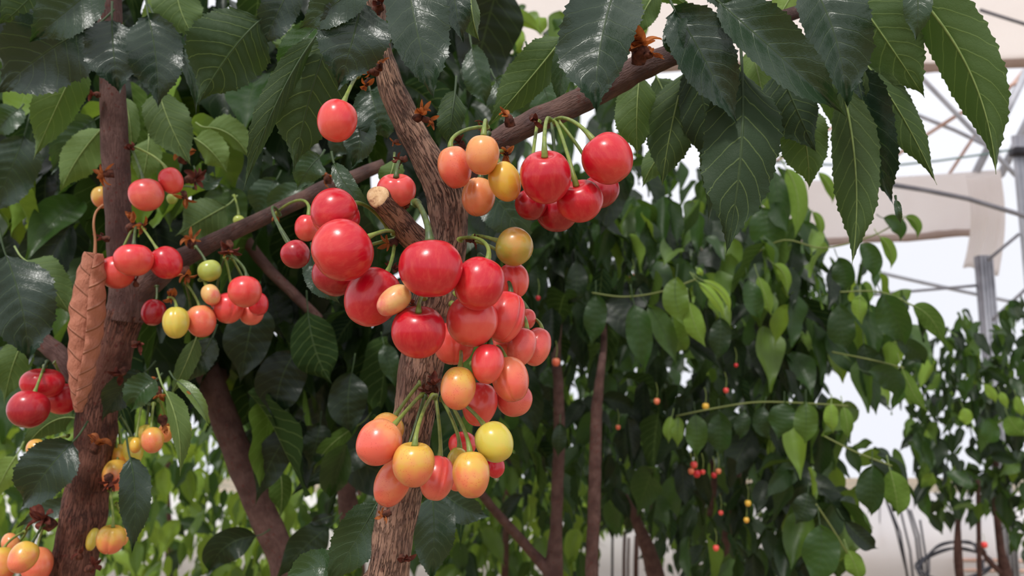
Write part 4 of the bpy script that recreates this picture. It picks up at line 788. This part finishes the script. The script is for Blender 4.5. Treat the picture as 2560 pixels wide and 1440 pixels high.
BIG = 'cherries of the big red and yellow cluster on the central trunk'
ARM = 'cherries hanging under the dark branch'
LOW = 'blushed yellow cherries of the lowest cluster on the central trunk'
SEC = 'cherries on the second tree'
YEL = 'small yellow cherries low on the second tree'
CH = [
 # x, y, rx, ry, depth, tilt, lean, skin, groove, spur, label, group
 (843, 302, 49, 54, .362, 22, 0, 'coral', None, (893, 190, .385), 'single oval coral cherry hanging alone on a short stem below the dark folded leaf', None),
 (1137, 418, 42, 54, .372, -12, 5, 'peach', None, (1213, 320, .40), 'peach-coral oval cherry, first of the pale four where the dark branch leaves the trunk', ARM),
 (1206, 387, 42, 51, .358, 4, 10, 'salmon', None, (1216, 318, .40), 'round pale peach cherry, topmost of the pale four beside the trunk', ARM),
 (1196, 492, 42, 50, .386, 6, 0, 'salmon', (-.5, .12, .06), (1220, 335, .405), 'creased pale peach cherry, lowest of the pale four beside the trunk', ARM),
 (1262, 454, 40, 52, .366, -20, 0, 'yellow', None, (1262, 384, .40), 'clear yellow cherry touching the bright red one under the dark branch', ARM),
 (1364, 443, 64, 68, .350, -3, 22, 'red', None, (1372, 300, .405), 'large bright red cherry with two stems under the dark branch', ARM),
 (1327, 512, 40, 39, .382, 0, 0, 'deep', None, (1345, 305, .42), 'small deep red cherry tucked behind and below the large bright red one', ARM),
 (1392, 530, 54, 50, .384, 0, 0, 'deep', None, (1378, 302, .415), 'deep red cherry at the very bottom of the group under the dark branch', ARM),
 (1450, 503, 58, 54, .362, -14, 24, 'redor', None, (1388, 304, .405), 'orange-red cherry with a deep stem hollow, lower middle of the dark branch group', ARM),
 (1519, 397, 63, 65, .352, -38, 5, 'redor', None, (1390, 302, .405), 'large orange-red cherry farthest out under the dark branch', ARM),
 (1500, 478, 50, 42, .398, -20, 0, 'deep', (.6, .1, .06), (1395, 304, .42), 'deep purplish-red cherry half hidden behind the outermost orange-red one', ARM),
 (991, 476, 49, 43, .382, 0, 20, 'pink', (.05, .14, .25), (1000, 402, .40), 'pink cleft cherry behind the sawn-off branch stub', BIG),
 (838, 534, 64, 60, .372, 62, 0, 'red', (.55, .16, .10), (968, 570, .395), 'big glossy red cherry with a split second lobe, topmost of the large cluster', BIG),
 (856, 626, 79, 75, .347, 62, 0, 'redor', None, (985, 585, .392), 'very big red cherry at the outer side of the large cluster, below the split one', BIG),
 (767, 570, 30, 34, .49, 10, 0, 'coral', None, (690, 536, .56), 'small coral cherry peeping out behind the big split red cherry', BIG),
 (739, 636, 36, 36, .44, -30, 0, 'deep', None, (698, 538, .56), 'small crimson cherry hanging apart beside the very big red one', BIG),
 (835, 690, 56, 50, .385, 30, 0, 'deep', None, (985, 600, .40), 'deep red cherry in shade under the very big outer one', BIG),
 (931, 743, 68, 77, .366, 30, 0, 'red', None, (985, 610, .40), 'tall crimson cherry with a pale fruit resting on it', BIG),
 (985, 751, 33, 49, .345, 52, 0, 'pale', None, (1030, 700, .385), 'small elongated pale yellow-pink cherry lying across the tall crimson one', BIG),
 (1077, 671, 80, 74, .338, -2, 8, 'red', None, (1040, 508, .375), 'biggest bright red cherry, centre of the large cluster on a thick green stem', BIG),
 (1198, 709, 63, 68, .352, 20, 0, 'redor', None, (1150, 600, .40), 'orange-red cherry just beside the biggest bright red one', BIG),
 (1046, 830, 68, 67, .348, 0, 22, 'red', None, (1060, 745, .375), 'round crimson cherry with a wide stem hollow, below the biggest red one', BIG),
 (1180, 803, 65, 64, .362, 10, 0, 'coral', None, (1140, 735, .385), 'pinkish-red cherry in the middle of the lower large cluster', BIG),
 (1262, 792, 50, 67, .374, 14, 0, 'coral', (.72, .14, .07), (1200, 640, .41), 'tall pink-red cherry with a long crease on its outer side', BIG),
 (1283, 702, 40, 46, .392, -10, 0, 'coral', (.25, .16, .06), (1188, 604, .41), 'coral double cherry below the olive one, split by a long seam', BIG),
 (1286, 617, 49, 47, .378, -70, 0, 'olive', None, (1186, 592, .405), 'olive-yellow cherry on a side stem, highest at the outer side of the large cluster', BIG),
 (1134, 858, 52, 55, .386, 0, 0, 'coral', (.1, .12, .05), (1130, 760, .40), 'creased red cherry behind the crimson one with the wide stem hollow', BIG),
 (1219, 909, 41, 51, .358, 8, 0, 'coral', None, (1170, 830, .395), 'oval pink-red cherry above the speckled peach double one', BIG),
 (1268, 858, 38, 34, .398, 0, 0, 'pink', None, (1240, 790, .41), 'small speckled coral cherry wedged between the creased tall one and its neighbours', BIG),
 (1304, 867, 36, 50, .388, 16, 0, 'pink', None, (1290, 770, .41), 'speckled coral oval cherry, inner one of the outermost pair', BIG),
 (1342, 867, 35, 50, .402, 16, 0, 'pink', None, (1320, 790, .42), 'speckled coral oval cherry farthest out in the large cluster', BIG),
 (1318, 797, 22, 26, .412, 0, 0, 'pink', None, (1290, 740, .42), 'tiny coral cherry just above the outermost pair', BIG),
 (1276, 948, 46, 59, .368, -14, 0, 'peach', (-.35, .14, .05), (1240, 870, .40), 'pale peach double cherry with a slanting seam and small speckles', BIG),
 (1145, 970, 44, 55, .356, 6, 0, 'yelpeach', None, (1150, 880, .395), 'golden yellow cherry against the trunk beside the dark spur', BIG),
 (1199, 1010, 44, 56, .388, 10, 0, 'coral', None, (1180, 910, .41), 'coral cherry behind the golden yellow one', BIG),
 (1286, 1000, 46, 42, .398, -10, 0, 'pink', None, (1230, 920, .41), 'coral cherry underneath the pale peach double one', BIG),
 (947, 1106, 55, 60, .352, 40, 0, 'blush', None, (1056, 988, .39), 'large blushed peach cherry, outermost of the lowest cluster on the trunk', LOW),
 (966, 1076, 42, 45, .378, 30, 0, 'yelpeach', None, (1050, 958, .39), 'yellow cherry mostly hidden behind the large blushed peach one', LOW),
 (1034, 1160, 53, 58, .346, 2, 14, 'yelpeach', None, (1082, 990, .388), 'yellow-shouldered peach cherry at the front of the lowest cluster', LOW),
 (981, 1208, 44, 61, .366, 24, 0, 'peach', None, (1062, 992, .39), 'long peach cherry hanging lowest against the trunk', LOW),
 (1092, 1195, 44, 57, .370, 8, 0, 'pink', (.3, .14, .06), (1088, 992, .39), 'coral-pink creased cherry in the middle of the lowest cluster', LOW),
 (1178, 1186, 47, 59, .352, -4, 6, 'yelpeach', None, (1112, 992, .39), 'yellow-peach oval cherry hanging beside the creased coral-pink one', LOW),
 (1236, 1105, 47, 53, .362, -32, 0, 'lime', None, (1128, 992, .39), 'greenish-yellow cherry, highest on the outer side of the lowest cluster', LOW),
 (1156, 1112, 35, 33, .408, 0, 0, 'coral', None, (1118, 1000, .41), 'shaded reddish cherry behind the stems of the lowest cluster', LOW),
 (1143, 1152, 26, 34, .386, 10, 0, 'lime', None, (1102, 996, .40), 'slim pale yellow cherry squeezed between the two lowest front ones', LOW),
 (1238, 1168, 24, 27, .41, 0, 0, 'red', None, (1190, 1090, .42), 'small crimson cherry peeping below the greenish-yellow one', LOW),
 (1142, 1208, 22, 20, .41, 0, 0, 'peach', None, (1120, 1150, .42), 'tiny orange cherry glimpsed low between two big peach ones', LOW),
 # second tree
 (366, 487, 42, 41, .565, -8, 0, 'pink', None, (328, 372, .585), 'salmon-pink cherry on a dark stem by the second tree trunk', SEC),
 (428, 452, 29, 34, .575, -18, 0, 'coral', None, (332, 368, .585), 'smaller deep pink cherry beside the salmon one by the second trunk', SEC),
 (256, 493, 26, 28, .65, 0, 0, 'yelpeach', None, (262, 440, .63), 'pale yellow cherry half hidden behind the second tree trunk', SEC),
 (292, 681, 43, 41, .565, 10, 0, 'coral', None, (336, 565, .575), 'bright coral cherry lowest of the three at the second tree fork', SEC),
 (334, 650, 47, 41, .545, 2, 8, 'coral', None, (340, 568, .575), 'bright pinkish-red cherry, middle of the three at the second tree fork', SEC),
 (415, 657, 39, 42, .555, -30, 0, 'red', None, (352, 566, .575), 'bright red cherry nearest the slanting branch at the second tree fork', SEC),
 (524, 677, 29, 27, .572, -20, 0, 'green', None, (490, 618, .58), 'small unripe green cherry below the slanting branch', SEC),
 (527, 737, 22, 28, .575, -24, 0, 'pale', None, (500, 700, .60), 'little pale cream cherry beneath the green one', SEC),
 (384, 781, 29, 34, .572, 12, 0, 'deep', None, (392, 716, .58), 'dark red cherry below the second tree fork', SEC),
 (440, 806, 32, 41, .560, 0, 0, 'lime', (-.3, .1, .1), (424, 745, .58), 'yellow-green cherry with a peach flank, beside the dark red one', SEC),
 (476, 800, 16, 26, .60, 0, 0, 'yelpeach', None, (463, 710, .58), 'slim pale cherry seen between the yellow-green and the orange ones', SEC),
 (503, 803, 36, 41, .562, -8, 0, 'blush', None, (466, 710, .58), 'orange-peach cherry below the slanting branch', SEC),
 (612, 729, 41, 40, .552, 6, 0, 'coral', None, (572, 640, .58), 'coral cherry at the front of the bunch under the slanting branch', SEC),
 (571, 770, 37, 39, .575, 10, 0, 'coral', (.35, .12, .06), (562, 642, .58), 'creased coral cherry on the inner side of the bunch under the slanting branch', SEC),
 (645, 760, 25, 30, .580, -10, 0, 'red', None, (584, 640, .585), 'small rosy cherry on the outer side of the bunch under the slanting branch', SEC),
 (628, 784, 30, 29, .592, 0, 0, 'pink', None, (577, 642, .59), 'salmon cherry lowest in the bunch under the slanting branch', SEC),
 (541, 752, 16, 22, .605, 0, 0, 'coral', None, (562, 645, .59), 'sliver of a coral cherry beside the little pale cream one', SEC),
 (597, 551, 14, 13, .70, 0, 0, 'green', None, (585, 490, .72), 'tiny green cherry seen just above the slanting branch', SEC),
 (430, 497, 13, 14, .68, 0, 0, 'green', None, (486, 470, .66), 'tiny green cherry below the deep pink one by the second trunk', SEC),
 (71, 1023, 48, 47, .540, 14, 4, 'deep', None, (112, 915, .58), 'dark red cherry in front, lowest of the three by the dead leaf', SEC),
 (106, 958, 50, 38, .575, 0, 18, 'red', (.1, .06, .4), (118, 905, .58), 'red cherry with a double hollow at the top of the group by the dead leaf', SEC),
 (154, 996, 40, 40, .590, 0, 12, 'red', None, (135, 905, .585), 'red cherry partly behind the hanging dead leaf', SEC),
 (203, 1000, 13, 26, .60, 0, 0, 'deep', None, (190, 950, .60), 'sliver of dark red cherry past the lower tip of the dead leaf', SEC),
 (381, 1100, 27, 33, .565, -8, 0, 'yelpeach', None, (384, 1010, .58), 'yellow-orange cherry in front of the small yellow bunch by the green drooping leaves', YEL),
 (365, 1083, 22, 22, .59, 0, 0, 'lime', None, (372, 1010, .59), 'pale green-yellow cherry behind the yellow-orange one of the small bunch', YEL),
 (414, 1082, 19, 24, .60, 0, 0, 'yelpeach', None, (398, 1000, .59), 'small yellow cherry under the dry bract, beside the yellow-orange one', YEL),
 (464, 1074, 14, 26, .60, 0, 0, 'lime', None, (440, 1000, .59), 'narrow yellow cherry at the edge of the drooping green leaf', YEL),
 (339, 1113, 14, 20, .572, 0, 0, 'yellow', None, (355, 1010, .585), 'little amber cherry next to the yellow-orange one', YEL),
 (333, 1126, 24, 36, .60, -10, 0, 'lime', None, (300, 1040, .60), 'pale yellow cherry behind the little amber one above the pointed dark leaf', YEL),
 (298, 1140, 28, 30, .605, 0, 0, 'yellow', None, (290, 1050, .61), 'soft yellow cherry next to the pitted trunk, upper one of two', YEL),
 (290, 1188, 32, 40, .60, 0, 0, 'yelpeach', None, (285, 1080, .61), 'orange-yellow cherry next to the pitted trunk, lower one of two', YEL),
 (96, 1126, 31, 24, .60, 40, 0, 'yelpeach', None, (170, 1090, .60), 'pale yellow cherry lying behind the broad glossy leaf', YEL),
 (172, 1188, 16, 26, .64, 0, 0, 'peach', None, (190, 1120, .62), 'small orange cherry in the gap between the broad leaf and the pitted trunk', YEL),
 (277, 1348, 34, 37, .575, 2, 16, 'yelpeach', (-.1, .12, .1), (274, 1225, .58), 'ribbed yellow-pink cherry hanging alone beside the pitted trunk', YEL),
 (231, 1348, 14, 29, .590, 8, 0, 'lime', None, (240, 1290, .60), 'narrow yellow cherry against the pitted trunk beside the ribbed one', YEL),
 (310, 1342, 12, 22, .60, 0, 0, 'yelpeach', None, (290, 1260, .60), 'sliver of yellow cherry behind the ribbed one and the pointed dark leaf', YEL),
 (58, 1393, 33, 40, .545, 22, 0, 'yelpeach', None, (108, 1312, .575), 'pale yellow-pink egg-shaped cherry in front, lowest corner bunch', YEL),
 (2, 1412, 38, 44, .575, 0, 0, 'yelpeach', None, (60, 1330, .60), 'orange-yellow cherry cut by the edge of the picture in the corner bunch', YEL),
 (92, 1412, 37, 44, .575, -8, 0, 'peach', None, (108, 1318, .585), 'peach-red cherry behind the egg-shaped one in the corner bunch', YEL),
 (28, 1362, 30, 20, .60, 60, 0, 'salmon', None, (70, 1320, .60), 'small orange cherry on top of the corner bunch', YEL),
 (1225, 78, 32, 20, 1.1, 70, 0, 'olive', None, (1222, 45, 1.12), 'blurred olive fruit high against the shade cloth beside the forked trunk', None),
]
objs = []
pos = [dict(x=c[0], y=c[1], r=(c[2] + c[3]) / 2, d=c[4]) for c in CH]
# fruit lying before or behind one another keep touching distance along the line of sight
for it in range(60):
    for i in range(len(pos)):
        for j in range(i + 1, len(pos)):
            a, b = pos[i], pos[j]
            if abs(a['x'] - b['x']) > 170 or abs(a['d'] - b['d']) > .08: continue
            A = P(a['x'], a['y'], a['d']); B = P(b['x'], b['y'], b['d'])
            ra = a['r'] * a['d'] / FPX; rb = b['r'] * b['d'] / FPX
            dist = (A - B).length; need = (ra + rb) * .93
            if dist < need:
                lat = math.sqrt(max(0, dist ** 2 - (a['d'] - b['d']) ** 2))
                want = math.sqrt(max(0, need ** 2 - lat ** 2)); cur = abs(a['d'] - b['d'])
                p_ = (want - cur) * .5 + 1e-5
                f_, k_ = (a, b) if a['d'] <= b['d'] else (b, a)
                f_['d'] -= p_ * .55; k_['d'] += p_ * .55
def build_cherry(c, ps, i):
    x, y, rx, ry, _, tilt, lean, skin, groove, sp, label, grp = c
    if lean <= 10: lean -= 16
    d = ps['d']; o_ = P(x, y, d); k = d / FPX
    V = (CAM - o_).normalized(); R0 = RM @ Vector((1, 0, 0)); U0 = V.cross(R0).normalized()
    R1 = U0.cross(V).normalized()
    a = R(tilt); Z = (U0 * math.cos(a) + R1 * math.sin(a)); Z = (Z * math.cos(R(lean)) + V * math.sin(R(lean))).normalized()
    X = Z.cross(V).normalized() * -1
    X = V.cross(Z).normalized() * -1 if False else (Z.cross(V)).normalized() * -1
    if X.dot(R1) < 0 and abs(tilt) < 90: X = -X
    Y = Z.cross(X)
    M = Matrix((X, Y, Z)).transposed()
    v, f = cherry_mesh(rx * k, (rx + ry) / 2 * k * .97, ry * k, groove, seed=i, dimple=.10 if lean <= 10 else .24)
    me = bpy.data.meshes.new('cherry'); me.from_pydata(v, [], f); me.polygons.foreach_set('use_smooth', [True] * len(f))
    o = link('cherry', me, CM[skin]); o.matrix_basis = Matrix.Translation(o_) @ M.to_4x4(); tag(o, label, 'cherry', grp)
    if sp:
        e = P(*sp); base = o_ + Z * ry * k * (.89 if lean <= 10 else .75); L = (e - base).length
        c1 = base + Z * L * .28; mb = MB(); pts = []
        for j in range(13):
            t = j / 12; q = e + (Vector((0, 0, 1)) * -.0) 
            c2 = e + Vector((0, 0, 1)) * L * .04
            pts.append((1 - t) ** 3 * base + 3 * (1 - t) ** 2 * t * c1 + 3 * (1 - t) * t * t * c2 + t ** 3 * e)
        r = .0019 if i == 19 else .00125
        tube(mb, pts, [r * 1.25, r * .8, r * .72, r * .7, r * .7, r * .72, r * .8, r * 1.5], seg=12, step=.0015, rough=.08)
        mb.build('stem', STEM_DK if (i % 4 == 3 or grp in (SEC,) and i % 2) else STEM, o)
    return o
for i, c in enumerate(CH): build_cherry(c, pos[i], i)
# small far fruit, each a few pixels wide
far = [(1735, 1162, 10, 'coral', 'upper orange-red fruit of the small far bunch under the level leaf row'), (1742, 1184, 11, 'red', 'lowest crimson fruit of the small far bunch under the level leaf row'), (1728, 1178, 9, 'peach', 'orange fruit at the inner side of the small far bunch'),
       (1757, 1180, 7, 'coral', 'little fruit at the outer side of the small far bunch'), (1785, 1188, 8, 'red', 'crimson fruit of the tiny far pair beyond the small bunch'), (1796, 1178, 8, 'peach', 'orange fruit of the tiny far pair beyond the small bunch'),
       (1764, 1016, 10, 'yellow', 'far amber fruit above the level leaf row'), (1642, 1003, 9, 'peach', 'far orange fruit by the pale leaves beside the pitted stem'), (1840, 913, 6, 'red', 'single far red dot of fruit in the dark foliage'),
       (1790, 1370, 9, 'coral', 'far red fruit lowest in the dark foliage'), (1802, 1282, 7, 'coral', 'far red fruit beside the thin distant limbs'), (1815, 976, 8, 'coral', 'far reddish fruit above the amber one'), (1870, 1258, 9, 'yellow', 'far yellow fruit beside the distant limbs, upper one'),
       (1866, 1300, 8, 'yellow', 'far yellow fruit beside the distant limbs, lower one'), (1583, 695, 12, 'peach', 'far orange fruit high on the slim tree'), (1545, 1068, 7, 'peach', 'small far orange fruit just beyond the pitted stem'), (1390, 905, 12, 'peach', 'far brownish-orange fruit at the top of the bare brown stem'),
       (2461, 1362, 9, 'coral', 'far orange-red fruit hanging in the bush at the edge'), (1345, 745, 7, 'red', 'far red fruit just beyond the outermost coral cherries')]
for i, (x, y, r, skin, lab) in enumerate(far):
    d = 1.28 if x < 1900 else 2.5
    if x in (1390, 1345): d = 1.15
    r *= .85; v, f = cherry_mesh(r * d / FPX, r * d / FPX, r * d / FPX * 1.1, seg=20, rings=14, seed=i)
    me = bpy.data.meshes.new('cherry'); me.from_pydata(v, [], f); me.polygons.foreach_set('use_smooth', [True] * len(f))
    o = link('cherry', me, CM[skin]); o.location = P(x, y, d); tag(o, lab, 'cherry', 'small far fruit in the trees behind')
    mb = MB(); a = o.location + Vector((0, 0, r * d / FPX * .8)); tube(mb, [a, a + Vector((.002, .002, .014)), a + Vector((0, .004, .026))], [.0005] * 3, seg=6); mb.build('stem', STEM, o)
dr = [(1098, 1062, 9), (1112, 1078, 9), (1092, 1086, 8), (1105, 1104, 9), (1126, 1070, 8)]
for i, (x, y, r) in enumerate(dr):
    d = .95; v, f = cherry_mesh(r * d / FPX, r * d / FPX, r * d / FPX, seg=20, rings=14, seed=i)
    me = bpy.data.meshes.new('cherry'); me.from_pydata(v, [], f); me.polygons.foreach_set('use_smooth', [True] * len(f))
    o = link('cherry', me, CM['coral']); o.location = P(x, y, d); tag(o, 'dim little red cherry, one of five glimpsed behind the stems of the lowest cluster', 'cherry', 'dim little cherries behind the stems')
    mb = MB(); a = o.location + Vector((0, 0, r * d / FPX * .8)); tube(mb, [a, a + Vector((0, .002, .014))], [.0009] * 2, seg=6); mb.build('stem', STEM, o)
scatter(T10, [(1170, 1170), (1360, 1200), (1500, 1240), (1500, 1335), (1480, 1480), (1100, 1480), (1100, 1250)], (2.4, 5.0), 420, .12, [(.5, .2), (.2, .12), (.8, .15)], 51, keep=0, rows=8, mt=LEAF_FAR)
scatter(T10, [(1490, 1180), (1700, 1180), (1700, 1440), (1625, 1440), (1600, 1335), (1490, 1335)], (2.4, 4.6), 90, .10, [(.3, .2), (.1, .1)], 52, keep=0, rows=8, mt=LEAF_FAR)
